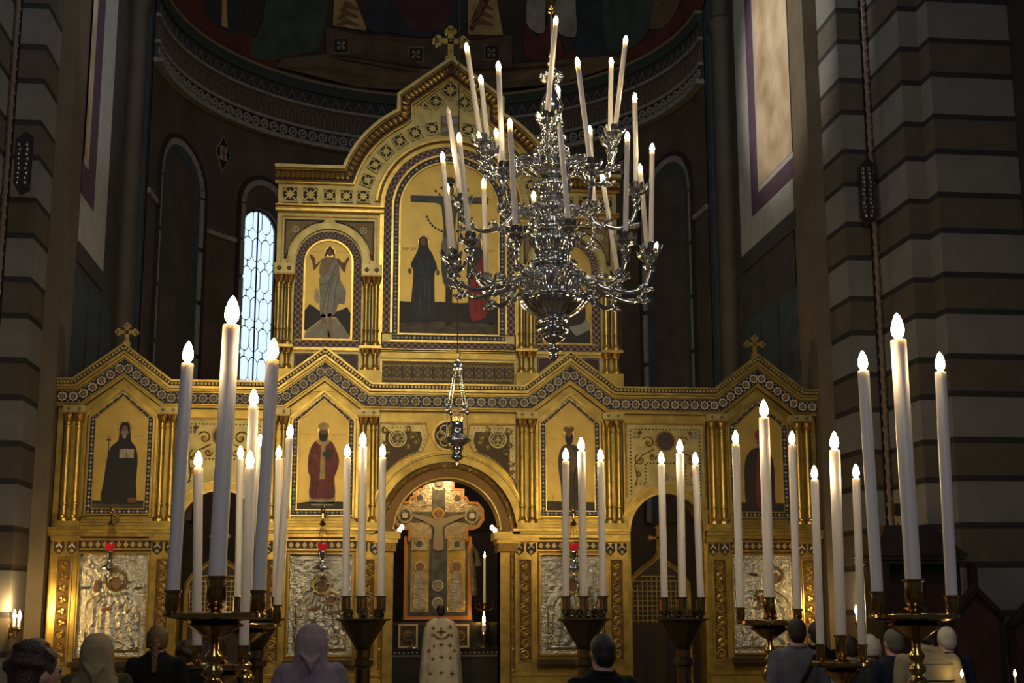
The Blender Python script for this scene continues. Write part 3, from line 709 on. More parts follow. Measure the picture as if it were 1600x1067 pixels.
# ---- side bays of the upper storey
for s in (-1, 1):
    c = s*1.535
    m = MB(); m.arc(c, 5.95, .43, .51, 0, 180, -.05, 0, 30); m.build('arch_ring', PALEGOLD, IC)
    m = MB(); m.arc(c, 5.95, .505, .52, 0, 180, -.035, 0, 30); m.build('arch_ring', BRONZEGOLD, IC)
    for q in (-1, 1):
        MB().box(min(c+q*.43, c+q*.51), max(c+q*.43, c+q*.51), -.05, 0, 5.90, 5.95).build('arch_foot', PALEGOLD, IC)
        o = [(c+q*.57, 6.50), (c+q*.57, 5.99), (c+q*.535, 5.99)]+[(c+q*.54*cos(radians(a)), 5.95+.54*sin(radians(a))) for a in range(10, 83, 8)]+[(c+q*.06, 6.50)]
        P = MB().prism(o, -.015, 0).build('spandrel_panel', DARKGOLD, IC)
        cx, cz = c+q*.43, 6.37
        m = MB(); m.quadstrip(o, [(cx+(x-cx)*.86, cz+(z-cz)*.86) for x, z in o], -.03, 0, True); m.build('spandrel_frame', BLACKIN, P)
        m = MB(); m.disc(cx, cz, .015, -.028, 0, 6)
        for k in range(8): a = k*pi/4; m.disc(cx+.038*cos(a), cz+.038*sin(a), .012, -.026, 0, 5)
        m.build('flower', WHITEIN, P)
    m = MB(); m.strip([(c-.61, 5.92), (c-.61, 6.55), (c+.61, 6.55), (c+.61, 5.92)], -.012, 0, -.02, 0); m.build('bay_line', BRONZEGOLD, IC)
    span('string_course', GOLD2, c-.69, c+.55 if s > 0 else c+.69, -.09, 6.60, 6.63); span('string_course', BRONZEGOLD, c-.69, c+.69, -.06, 6.63, 6.665); span('string_course', GOLD2, c-.69, c+.69, -.11, 6.665, 6.68)

# ---- pediment: leaf cornice and pierced rosette frieze
MB().strip(pedpath, -.085, .045, -.10, .05).build('leaf_cornice_ground', BRONZEGOLD, IC)
MB().strip(pedpath, .045, .06, -.14, .2).build('pediment_moulding', BRONZEGOLD, IC)
MB().strip(pedpath, .06, .10, -.20, .34).build('pediment_coping', PALEGOLD, IC)
MB().strip(pedpath, -.105, -.085, -.06, 0).build('pediment_moulding', GOLD2, IC)
lf = MB(); lf.add([(0, -.05, -.052), (-.030, -.015, -.02), (-.024, -.02, .035), (0, -.045, .052), (.024, -.02, .035), (.030, -.015, -.02), (0, -.03, 0)], [(0, 1, 6), (1, 2, 6), (2, 3, 6), (3, 4, 6), (4, 5, 6), (5, 0, 6)]); lf_m = lf.mesh('acanthus_leaf', mat('leaf_gold', (.50, .30, .07), .3, .7))
lc = MB().strip(pedpath, -.082, .042, -.102, -.09).build('leaf_cornice', BROWN, IC)
for x, z, an, L in along(pedpath, .062, -.02): put('acanthus_leaf', lf_m, lc, (x, -.10, z), ycross(an))
MB().box(-.035, .035, -.16, -.08, 8.50, 8.62).build('apex_leaf', BROWN, IC)
def rosette_meshes(w):
    b = MB().box(-w, w, -.006, 0, -w, w).mesh('rosette_panel', BROWN)
    t = MB(); t.quadstrip([(-w, -w), (w, -w), (w, w), (-w, w)], [(-w*.86, -w*.86), (w*.86, -w*.86), (w*.86, w*.86), (-w*.86, w*.86)], -.03, 0, True)
    for k in range(4):
        a = k*pi/2; R = lambda x, z: (x*cos(a)-z*sin(a), x*sin(a)+z*cos(a))
        t.prism([R(0, 0), R(-.17*w, .3*w), R(0, .62*w), R(.17*w, .3*w)], -.026, 0)
        t.prism([R(.30*w, .86*w), R(.86*w, .30*w), R(.86*w, .44*w), R(.44*w, .86*w)], -.024, 0)
        t.prism([R(.10*w, .22*w), R(.22*w, .10*w), R(.60*w, .48*w), R(.48*w, .60*w)], -.024, 0)
        t.disc(*R(.70*w, .70*w), .09*w, -.022, 0, 5)
    t.disc(0, 0, .12*w, -.032, 0, 6)
    return b, t.mesh('tracery', PALEGOLD)
RA, RB = rosette_meshes(.105), rosette_meshes(.086)
def rosette(x, z, pair, ang=0):
    M = RY(-ang); o = put('rosette_panel', pair[0], IC, (x, -.004, z), M); put('tracery', pair[1], o, (x, -.006, z), M)
for s in (-1, 1):
    for x, pr in ((2.05, RA), (1.79, RA), (1.545, RB), (1.33, RB), (1.115, RB)): rosette(s*x, 6.83, pr)
    for k in range(6):
        a = radians(19+k*11.8); rosette(s*1.13*cos(a), 6.68+1.13*sin(a), RB, (a-pi/2) if s > 0 else (pi/2-a))
    rosette(s*.19, 8.16, RB, pi/4)
    m = MB(); o = [(s*.42, 8.07), (s*.24, 8.05), (s*.42, 8.22)]; m.prism(o, -.01, 0); t = m.build('triangle_panel', BROWN, IC)
    cx = sum(p[0] for p in o)/3; cz = sum(p[1] for p in o)/3; m = MB(); m.quadstrip(o, [(cx+(x-cx)*.7, cz+(z-cz)*.7) for x, z in o], -.028, 0, True); m.disc(cx, cz, .025, -.025, 0, 5); m.build('tracery', PALEGOLD, t)
rosette(0, 8.32, RA, pi/4)
fl = MB().box(-.125, .125, -.012, 0, 7.70, 7.97).build('flower_panel', DARKGOLD, IC)
m = MB()
for k in range(4):
    a = k*pi/2+pi/4; m.prism([(.02*cos(a), 7.835+.02*sin(a)), (.09*cos(a-.5), 7.835+.09*sin(a-.5)), (.15*cos(a), 7.835+.15*sin(a)), (.09*cos(a+.5), 7.835+.09*sin(a+.5))], -.03, 0)
m.disc(0, 7.835, .03, -.035, 0, 8); m.build('flower', GREYIN, fl)
m = MB(); m.strip([(-.47, 7.98), (-.47, 8.09), (0, 8.47), (.47, 8.09), (.47, 7.98)], -.02, 0, -.04, 0); m.build('pediment_moulding', GOLD2, IC)
# deep mouldings round the great arch
gp = [(-.86, 4.88), (-.86, 6.68)]+[(-.86*cos(radians(a)), 6.68+.86*sin(radians(a))) for a in range(5, 180, 5)]+[(.86, 6.68), (.86, 4.88)]
MB().strip(gp, 0, .035, -.05, 0).build('great_arch_moulding', GOLD2, IC)
ga = gp[2:-2]
MB().strip(ga, .035, .07, -.02, 0).build('great_arch_moulding', mat('dark_bronze_gold', (.16, .085, .02), .4, .6), IC)
MB().strip(ga, .07, .10, -.07, 0).build('great_arch_moulding', GOLD2, IC); MB().strip(ga, .10, .115, -.03, 0).build('great_arch_moulding', BRONZEGOLD, IC)

# ---- crosses on the gables
def cross(x, z, h, w, name='gable_cross'):
    t = h*.085; m = MB(); zc_ = z+h*.62
    m.box(x-t, x+t, -.03, .03, z, z+h*.92); m.box(x-w, x+w, -.03, .03, zc_-t, zc_+t)
    for (cx, cz, dx, dz) in ((x, z+h*.93, 0, 1), (x-w, zc_, -1, 0), (x+w, zc_, 1, 0)):
        for ox, oz in ((dx*t*1.1, dz*t*1.1), (dz*t*1.1, dx*t*1.1), (-dz*t*1.1, -dx*t*1.1)): m.disc(cx+ox, cz+oz, t*1.15, -.032, .032, 10)
    m.box(x-t*1.9, x+t*1.9, -.045, .045, z-h*.12, z+h*.13)
    o = m.build(name, GOLD2, IC)
    for cx, cz in ((x, zc_), (x, z+h*.93), (x-w, zc_), (x+w, zc_), (x, z+h*.3)): MB().disc(cx, cz, t*.55, -.045, -.03, 8).build('boss', BRONZEGOLD, o)
cross(0, 8.74, .44, .165); cross(-4.0, 4.83, .25, .10); cross(4.0, 4.83, .25, .10)
# ================================================================== THE ICONS
from mathutils import noise as MN
def pm(n, c, v=.3): return mat('paint_'+n, c, .55, var=v, vs=9)
pBLACK, pRED, pGREYW, pBLUEB, pNAVY, pCRIM = pm('black', (.010, .009, .010)), pm('crimson_robe', (.20, .022, .018), .5), pm('grey_white', (.30, .29, .23)), pm('slate', (.070, .078, .080)), pm('navy_robe', (.022, .030, .040)), pm('red_mantle', (.28, .025, .02))
pGROUND, pEARTH, pBEARD, pCREAM, pGOLDB, pBRN, pFL2 = pm('dark_ground', (.020, .020, .017)), pm('earth', (.075, .062, .036), .6), pm('grey_beard', (.28, .26, .22)), pm('cream', (.48, .40, .24)), pm('stole', (.50, .36, .12)), pm('brown_robe', (.085, .060, .026), .5), pm('pale_flesh', (.30, .20, .12))
pHALO = mat('halo_gold', (.70, .50, .16), .3, .6)
YB = -.014
class Icon:
    def __init__(s, name, label, cx, z0, w, h, outline, grp=None):
        s.cx, s.z0, s.w, s.h, s.n = cx, z0, w, h, 0
        s.r = thing(name, label, 'painting', (cx, 0, z0), grp)
        MB().prism(outline, YB, 0).build('gold_ground', ICONGOLD, s.r)
    def P(s, pts): return [(s.cx+u*s.w, s.z0+v*s.h) for u, v in pts]
    def paint(s, name, mt, pts, lay=1, sm=3):
        q = s.P(pts); q = smoothpoly(q, sm) if sm > 1 else q
        return MB().prism(q, YB-.0012*lay, YB+.004).build(name, mt, s.r)
    def oval(s, name, mt, u, v, ru, rv, lay=1):                          # radii as fractions of the width
        x, z = s.P([(u, v)])[0]; m = MB(); m.disc(x, z, ru*s.w, YB-.0012*lay, YB+.004, 18, rv*s.w); return m.build(name, mt, s.r)
    def halo(s, u, v, r, lay=1):
        x, z = s.P([(u, v)])[0]; m = MB(); m.ring(x, z, r*s.w*.90, r*s.w, YB-.0012*lay-.002, YB, 24); h = m.build('halo', BRONZEGOLD, s.r)
        MB().disc(x, z, r*s.w*.9, YB-.0012*lay, YB+.004, 24).build('halo_disc', pHALO, s.r)
    def folds(s, mt, lines, lay, wd=.012):
        m = MB()
        for ln in lines:
            q = s.P(ln); q = smoothpoly(q, 3, False); m.strip(q, -wd*s.w/2, wd*s.w/2, YB-.0012*lay, YB)
        return m.build('painted_folds', mt, s.r)
    def script(s, mt, u0, u1, v, hh=.014):                                # illegible little letters of an inscription
        m = MB(); n = int((u1-u0)/.035)
        rnd = random.Random(int(1000*(u0+u1+v+s.cx)))
        for i in range(n):
            if rnd.random() < .16: continue
            u = u0+i*.035; k = rnd.randrange(4)
            for (a, b, c, d) in ([(0, .006, 0, 1), (.018, .024, 0, 1)], [(0, .006, 0, 1), (0, .022, .85, 1)], [(.008, .014, 0, 1), (0, .024, 0, .15)], [(0, .006, 0, 1), (.004, .022, .4, .55)])[k]:
                q = s.P([(u+a, v+c*hh), (u+b, v+c*hh), (u+b, v+d*hh), (u+a, v+d*hh)]); m.prism(q, YB-.002, YB)
        return stuff(m.build('inscription', mt, s.r))
def letters(par, txt, x, z, size, mt):
    cu = bpy.data.curves.new('lettering', 'FONT'); cu.body = txt; cu.size = size; cu.extrude = .0008; cu.align_x = 'CENTER'
    tmp = bpy.data.objects.new('tmp', cu); COL.objects.link(tmp); dg = bpy.context.evaluated_depsgraph_get()
    me = bpy.data.meshes.new_from_object(tmp.evaluated_get(dg)); bpy.data.objects.remove(tmp); me.name = 'lettering'; me.materials.clear(); me.materials.append(mt)
    return put('lettering', me, par, (x, YB-.002, z), Matrix.Rotation(pi/2, 3, 'X'))
INS = mat('inscription_red', (.20, .05, .02), .6)
def crossbits(m, path, step, off, s, y):
    k = 0
    for x, z, an, L in along(path, step, off):
        ca, sa = cos(an), sin(an); T = lambda u, v: (x+ca*u-sa*v, z+sa*u+ca*v); k += 1
        if k % 2:
            m.k = 0; t = s*.22
            m.prism([T(-s, -t), T(s, -t), T(s, t), T(-s, t)], y-.006, y); m.prism([T(-t, -s), T(t, -s), T(t, s), T(-t, s)], y-.0055, y)
        else: m.k = 1; m.prism([T(.75*s*cos(i*pi/4), .75*s*sin(i*pi/4)) for i in range(8)], y-.006, y)
def lattice(m, path, off0, off1, step, y):
    mid = (off0+off1)/2; hw = abs(off1-off0)/2; m.k = 0
    for x, z, an, L in along(path, step, mid):
        ca, sa = cos(an), sin(an); T = lambda u, v: (x+ca*u-sa*v, z+sa*u+ca*v); h = L/2
        for sg in (-1, 1):
            for (u0, v0, u1, v1) in ((-h, -hw*.95, h*.0, 0), (0, 0, h, hw*.95)):
                d = .006; m.prism([T(u0, sg*v0-d), T(u1, sg*v1-d), T(u1, sg*v1+d), T(u0, sg*v0+d)], y-.005, y)
        m.prism([T(0, -.016), T(.016, 0), T(0, .016), T(-.016, 0)], y-.007, y)
        for v in (-hw*.6, hw*.6): m.prism([T(h*.98, v-.010), T(h*1.0+.010, v), T(h*.98, v+.010), T(h*.96-.010, v)], y-.006, y)
def border(ic, loop, w0, w1, ground, kind, y0=-.03, close=True):
    a, b = loop[-1], loop[0]; bot = [(a[0]+w1, a[1]), (b[0]-w1, b[1])]
    m = MB(); m.strip(loop, w0, w1, y0, 0)
    if close: m.strip(bot, w0, w1, y0, 0)
    g = m.build('border', ground, ic.r); m = MB()
    if kind == 'cross':
        crossbits(m, loop, .052, (w0+w1)/2, .020, y0)
        if close: crossbits(m, bot, .052, (w0+w1)/2, .020, y0)
        stuff(m.build('border_inlay', [WHITEIN, GREYIN], g))
    else:
        lattice(m, loop, w0, w1, .085, y0)
        if close: lattice(m, bot, w0, w1, .085, y0)
        stuff(m.build('border_inlay', mat('lattice_ivory', (.30, .24, .20), .5), g))
def rim(ic, loop, w0, w1, y0, mt=GOLD2):
    a, b = loop[-1], loop[0]; m = MB(); m.strip(loop, w0, w1, y0, 0); m.strip([(a[0]+w1, a[1]), (b[0]-w1, b[1])], w0, w1, y0, 0); m.build('frame', mt, ic.r)
def gable_icon(c, label):
    z0 = 2.81; lp = [(c-.305, z0), (c-.305, 3.90), (c, 4.17), (c+.305, 3.90), (c+.305, z0)]
    ic = Icon('icon_painting', label, c, z0, .61, 1.09, lp, 'saint paintings in the gabled bays')
    rim(ic, lp, 0, .012, -.035); border(ic, lp, .012, .068, BLACKIN, 'cross'); rim(ic, lp, .068, .085, -.045); return ic
# monk in black
ic = gable_icon(-4.0, 'painting of a black-robed hooded monk holding an open book, leftmost gabled bay')
ic.paint('step', pEARTH, [(-.5, 0), (.5, 0), (.5, .045), (-.5, .045)], 1, 1); ic.paint('step_edge', pGROUND, [(-.5, .045), (.5, .045), (.5, .085), (-.5, .085)], 1, 1)
ic.halo(.06, .905, .14)
ic.paint('robe', pBLACK, [(-.33, .07), (-.30, .30), (-.26, .55), (-.20, .68), (-.06, .76), (-.05, .88), (-.02, .95), (.06, .965), (.14, .95), (.17, .88), (.19, .76), (.29, .68), (.34, .55), (.33, .3), (.33, .07), (0, .05)], 2)
ic.oval('face', PFACE, .06, .885, .055, .075, 3); ic.paint('beard', pBEARD, [(0, .875), (.02, .80), (.06, .775), (.10, .80), (.12, .875), (.06, .86)], 4)
ic.paint('open_book', pCREAM, [(-.02, .56), (.12, .565), (.26, .56), (.26, .66), (.12, .665), (-.02, .66)], 3, 1); ic.folds(pEARTH, [[(.12, .565), (.12, .66)]], 4)
ic.paint('staff', pBLACK, [(-.25, .55), (-.235, .55), (-.235, .79), (-.25, .79)], 3, 1); ic.paint('staff', pBLACK, [(-.29, .755), (-.20, .755), (-.20, .768), (-.29, .768)], 3, 1)
ic.oval('skull', pm('russet', (.22, .08, .03)), .27, .09, .10, .055, 4)
ic.script(INS, -.44, -.14, .80); ic.script(INS, .24, .46, .80)
# red bishop
ic = gable_icon(-1.55, 'bearded bishop in crimson painted in the gabled bay left of the central arch')
ic.paint('ground', pEARTH, [(-.5, 0), (.5, 0), (.5, .07), (-.5, .07)], 1, 1); ic.paint('ground_edge', pGROUND, [(-.5, .065), (-.3, .085), (0, .08), (.3, .09), (.5, .085), (.5, .06)], 2, 1)
ic.halo(0, .90, .145)
ic.paint('white_hem', pCREAM, [(-.23, .06), (-.22, .22), (.22, .22), (.24, .06), (0, .045)], 2)
ic.paint('robe', pRED, [(-.25, .14), (-.24, .35), (-.29, .42), (-.30, .55), (-.26, .68), (-.14, .78), (.14, .78), (.26, .68), (.33, .55), (.28, .42), (.24, .35), (.25, .14), (0, .12)], 3)
ic.folds(pm('deep_red', (.09, .012, .012)), [[(-.12, .14), (-.10, .35), (-.14, .52)], [(.14, .14), (.12, .3), (.18, .45)], [(-.2, .16), (-.18, .38)], [(.21, .16), (.18, .36)], [(-.24, .5), (-.2, .62)]], 4, .018)
ic.paint('collar', pGOLDB, [(-.14, .775), (-.07, .73), (0, .715), (.07, .73), (.14, .775), (0, .80)], 4); ic.paint('stole', pGOLDB, [(-.055, .34), (.05, .34), (.045, .73), (-.045, .73)], 5, 1)
ic.paint('book', pm('dark_book', (.035, .035, .028)), [(-.02, .62), (.10, .57), (.22, .62), (.20, .68), (.08, .70)], 6, 1)
ic.oval('face', PFACE, 0, .885, .075, .09, 4); ic.paint('beard', pBLACK, [(-.085, .90), (-.08, .80), (0, .765), (.08, .80), (.085, .90), (.05, .86), (-.05, .86)], 5); ic.paint('crown', pGOLDB, [(-.085, .91), (-.10, .965), (0, .99), (.10, .965), (.085, .91)], 5)
ic.oval('hand', PFACE, -.17, .60, .04, .045, 6)
ic.script(INS, -.44, -.16, .845); ic.script(INS, .18, .46, .845)
# brown-robed saint with crown
ic = gable_icon(1.55, 'crowned saint in brown painted in the gabled bay right of the central arch')
ic.paint('ground', pEARTH, [(-.5, 0), (.5, 0), (.5, .10), (-.5, .11)], 1, 1)
ic.halo(-.02, .90, .145)
ic.paint('robe', pBRN, [(-.16, .05), (-.20, .3), (-.25, .5), (-.23, .66), (-.12, .76), (.10, .76), (.20, .68), (.24, .5), (.22, .3), (.20, .05), (0, .035)], 2)
ic.folds(pBLACK, [[(-.08, .06), (-.04, .3), (-.12, .5)], [(.05, .06), (.06, .3), (.12, .5)], [(.14, .1), (.14, .35)], [(-.15, .2), (-.16, .4)]], 3, .02)
ic.paint('tunic', pm('ochre_tunic', (.16, .11, .04)), [(-.10, .46), (-.12, .66), (0, .72), (.12, .66), (.10, .46)], 3)
ic.oval('face', PFACE, -.02, .885, .07, .085, 4); ic.paint('beard', pBLACK, [(-.10, .89), (-.08, .79), (-.02, .755), (.05, .79), (.06, .89), (-.02, .85)], 5); ic.paint('crown', pm('crown', (.15, .10, .03)), [(-.10, .91), (-.12, .97), (-.02, .965), (.08, .97), (.06, .91)], 5)
ic.script(INS, -.44, -.16, .82); ic.script(INS, .14, .44, .82); ic.paint('small_cross', pBLACK, [(-.37, .12), (-.36, .12), (-.36, .18), (-.37, .18)], 2, 1)
# saint in red cap
ic = gable_icon(4.0, 'painting of a dark-robed saint in a red cap, rightmost gabled bay')
ic.paint('ground', pGROUND, [(-.5, 0), (.5, 0), (.5, .10), (-.5, .11)], 1, 1); ic.halo(.03, .87, .14)
ic.paint('robe', pm('umber', (.030, .020, .013)), [(-.26, .06), (-.32, .35), (-.30, .58), (-.20, .70), (-.06, .75), (.12, .75), (.26, .68), (.33, .5), (.32, .2), (.28, .06)], 2)
ic.paint('stole', pm('dark_red', (.16, .03, .02)), [(-.08, .10), (-.04, .62), (.06, .72), (.12, .6), (.08, .1)], 3); ic.oval('face', PFACE, .03, .84, .07, .085, 3); ic.paint('cap', pCRIM, [(-.06, .86), (-.05, .94), (.03, .965), (.12, .94), (.13, .86)], 4)
ic.paint('beard', pBEARD, [(-.05, .83), (.03, .74), (.11, .83), (.03, .79)], 4)
# great arched crucifixion
z0 = 5.04; lp = [(-.63, z0), (-.63, 6.68)]+[(-.63*cos(radians(a)), 6.68+.63*sin(radians(a))) for a in range(6, 180, 6)]+[(.63, 6.68), (.63, z0)]
ic = Icon('icon_painting', 'great arched painting of the crucifixion with two mourners, centre of the upper storey', 0, z0, 1.26, 2.27, lp)
rim(ic, lp, 0, .02, -.045); border(ic, lp, .02, .09, BLACKIN, 'cross'); rim(ic, lp, .09, .118, -.055); border(ic, lp, .118, .215, REDIN, 'lattice', -.035); rim(ic, lp, .215, .232, -.05)
ic.paint('earth', pEARTH, [(-.5, 0), (.5, 0), (.5, .09), (-.5, .09)], 1, 1); ic.paint('dark_hill', pGROUND, [(-.5, .06), (-.5, .185), (-.3, .18), (-.1, .186), (.1, .18), (.3, .187), (.5, .18), (.5, .06), (0, .075)], 2, 1)
ic.folds(pm('earth_light', (.12, .10, .06)), [[(-.45, .03), (-.2, .045), (.1, .03)], [(-.1, .06), (.2, .055), (.45, .065)], [(0, .015), (.3, .02)]], 2, .01)
ic.paint('cross', pm('cross_wood', (.030, .020, .014)), [(-.035, .05), (.035, .05), (.035, .92), (-.035, .92)], 3, 1); ic.paint('cross_arm', pm('cross_arm', (.05, .055, .055)), [(-.40, .765), (.40, .765), (.40, .805), (-.40, .805)], 3, 1); ic.paint('cross_title', pGROUND, [(-.055, .885), (.055, .885), (.055, .91), (-.055, .91)], 4, 1)
ic.halo(0, .845, .075, 3)
ic.paint('body', pBLUEB, [(-.06, .30), (-.085, .45), (-.06, .60), (-.075, .70), (-.10, .755), (-.25, .775), (-.39, .785), (-.39, .80), (-.2, .80), (-.05, .80), (-.045, .85), (0, .872), (.045, .85), (.05, .80), (.2, .80), (.39, .80), (.39, .785), (.25, .775), (.10, .755), (.075, .70), (.06, .60), (.085, .45), (.05, .30), (0, .27)], 4)
ic.paint('loincloth', pm('pale_cloth', (.20, .20, .17)), [(-.085, .44), (-.07, .55), (0, .56), (.07, .55), (.09, .46), (.05, .42), (0, .40)], 5); ic.oval('head', PFACE, .0, .835, .035, .045, 5)
for k in range(9):
    a = radians(200+k*9); ic.paint('painted_bird', pBLACK, [(-.03+.23*cos(a), .72+.13*sin(a)), (-.015+.23*cos(a), .735+.13*sin(a)), (.002+.23*cos(a), .715+.13*sin(a))], 3, 1); a = radians(340-k*9); ic.paint('painted_bird', pBLACK, [(.03+.23*cos(a), .72+.13*sin(a)), (.015+.23*cos(a), .735+.13*sin(a)), (-.002+.23*cos(a), .715+.13*sin(a))], 3, 1)
for u, v in ((-.12, .81), (-.10, .85), (-.16, .83), (.12, .81), (.17, .84), (.10, .86)): ic.paint('painted_bird', pBLACK, [(u, v), (u+.018, v+.018), (u+.032, v-.004)], 3, 1)
ic.halo(-.265, .535, .065, 3)
ic.paint('mourner_robe', pNAVY, [(-.38, .11), (-.37, .28), (-.365, .36), (-.39, .40), (-.34, .46), (-.315, .50), (-.31, .55), (-.265, .565), (-.22, .55), (-.215, .50), (-.17, .46), (-.12, .38), (-.145, .36), (-.15, .28), (-.15, .11), (-.26, .08)], 5)
ic.oval('face', PFACE, -.265, .532, .032, .042, 6); ic.oval('hand', PFACE, -.40, .36, .018, .03, 6); ic.oval('hand', PFACE, -.115, .355, .018, .03, 6)
ic.folds(pm('slate_fold', (.05, .065, .075)), [[(-.32, .44), (-.26, .35), (-.24, .2)], [(-.20, .44), (-.24, .34), (-.33, .30)], [(-.30, .12), (-.29, .26)], [(-.20, .12), (-.20, .3)]], 6, .012); ic.paint('inner_robe', pm('wine', (.05, .014, .016)), [(-.29, .49), (-.25, .40), (-.24, .49)], 6)
ic.halo(.285, .535, .065, 3)
ic.paint('mourner_robe', pm('green_robe', (.030, .038, .028)), [(.19, .30), (.18, .38), (.20, .46), (.245, .50), (.25, .55), (.285, .56), (.32, .55), (.33, .50), (.38, .46), (.40, .36), (.38, .15), (.22, .12)], 5)
ic.paint('red_mantle', pCRIM, [(.22, .10), (.215, .28), (.24, .36), (.33, .45), (.36, .49), (.39, .44), (.405, .30), (.39, .12), (.30, .085)], 6); ic.folds(pRED, [[(.27, .11), (.28, .30)], [(.33, .11), (.33, .38)], [(.37, .13), (.375, .40)]], 7, .014); ic.oval('face', PFACE, .285, .532, .032, .042, 6)
letters(ic.r, 'МР', -.56, 6.13, .055, INS); letters(ic.r, 'ΘУ', -.46, 6.13, .055, INS); letters(ic.r, 'ІОАН', .52, 6.13, .05, INS)
# upper side icons
def arch_icon(c, label):
    z0 = 4.95; lp = [(c-.29, z0), (c-.29, 5.93)]+[(c-.29*cos(radians(a)), 5.93+.29*sin(radians(a))) for a in range(8, 180, 8)]+[(c+.29, 5.93), (c+.29, z0)]
    ic = Icon('icon_painting', label, c, z0, .58, 1.27, lp, 'arched paintings in the upper storey')
    rim(ic, lp, 0, .022, -.045); border(ic, lp, .03, .128, REDIN, 'lattice', -.03); rim(ic, lp, .022, .03, -.03, BRONZEGOLD); return ic
ic = arch_icon(-1.535, 'arched painting of a bare-chested figure in white cloth with raised arms, upper left')
ic.paint('tomb', pGREYW, [(-.5, 0), (-.45, .08), (-.08, .21), (.18, .21), (.45, .06), (.5, 0)], 1, 1); ic.paint('dark_rocks', pGROUND, [(-.5, .09), (-.5, .28), (-.40, .35), (-.28, .32), (-.15, .27), (.15, .27), (.30, .30), (.42, .33), (.5, .26), (.5, .02), (.40, .09), (.18, .22), (-.08, .22), (-.46, .08)], 2, 1)
ic.halo(.02, .89, .13, 2)
ic.paint('torso', pFL2, [(-.20, .66), (-.16, .80), (-.04, .84), (.08, .84), (.20, .80), (.16, .66), (.0, .60)], 3); ic.paint('arm', PFACE, [(-.16, .80), (-.32, .70), (-.36, .78), (-.42, .84), (-.40, .86), (-.30, .82), (-.28, .76), (-.14, .82)], 3); ic.paint('arm', PFACE, [(.18, .80), (.34, .68), (.38, .76), (.44, .82), (.40, .84), (.31, .78), (.20, .83)], 3)
ic.paint('white_cloth', pGREYW, [(-.16, .24), (-.18, .45), (-.20, .62), (-.06, .66), (.12, .82), (.22, .76), (.26, .60), (.38, .50), (.36, .36), (.24, .36), (.16, .26), (0, .22)], 4); ic.folds(pm('cloth_fold', (.15, .15, .13)), [[(-.12, .25), (-.05, .45), (.16, .76)], [(0, .24), (.02, .45), (.10, .6)], [(.14, .28), (.16, .5), (.22, .65)], [(-.18, .55), (0, .58), (.2, .7)]], 5, .02)
ic.paint('leg', pFL2, [(-.14, .24), (-.12, .16), (-.02, .14), (.06, .02), (.0, 0), (-.02, .1), (-.05, .24)], 4); ic.paint('leg', pFL2, [(.0, .24), (.02, .1), (.02, .03), (.10, .03), (.10, .24)], 4)
ic.oval('head', PFACE, .02, .885, .07, .085, 4); ic.paint('hair', pBRN, [(-.09, .84), (-.075, .91), (.02, .95), (.115, .91), (.13, .84), (.085, .85), (.075, .90), (.02, .915), (-.035, .90), (-.045, .85)], 5, 1)
ic.script(INS, -.38, -.15, .885, .012); ic.script(INS, .17, .36, .885, .012); ic.paint('scroll', pCREAM, [(-.30, .40), (-.26, .52), (-.18, .42), (-.22, .36)], 3)
ic = arch_icon(1.535, 'arched painting of a dark cloaked figure over pale rocks, upper right behind the chandelier')
ic.paint('pale_rocks', pGREYW, [(-.5, .0), (-.5, .20), (-.2, .28), (.1, .2), (.3, .28), (.5, .2), (.5, 0)], 1); ic.paint('dark_rocks', pGROUND, [(-.5, .0), (-.45, .12), (0, .16), (.2, .08), (.5, .14), (.5, 0)], 2)
ic.halo(.08, .86, .12, 2); ic.paint('cloak', pm('dark_cloak', (.030, .018, .014)), [(-.25, .22), (-.20, .55), (-.05, .72), (.0, .82), (.08, .90), (.18, .84), (.24, .68), (.36, .5), (.40, .25), (.1, .18)], 3); ic.oval('face', PFACE, .08, .85, .06, .08, 4)
ic.paint('wing', pBRN, [(-.45, .55), (-.2, .62), (-.05, .58), (-.2, .42), (-.4, .38)], 3)

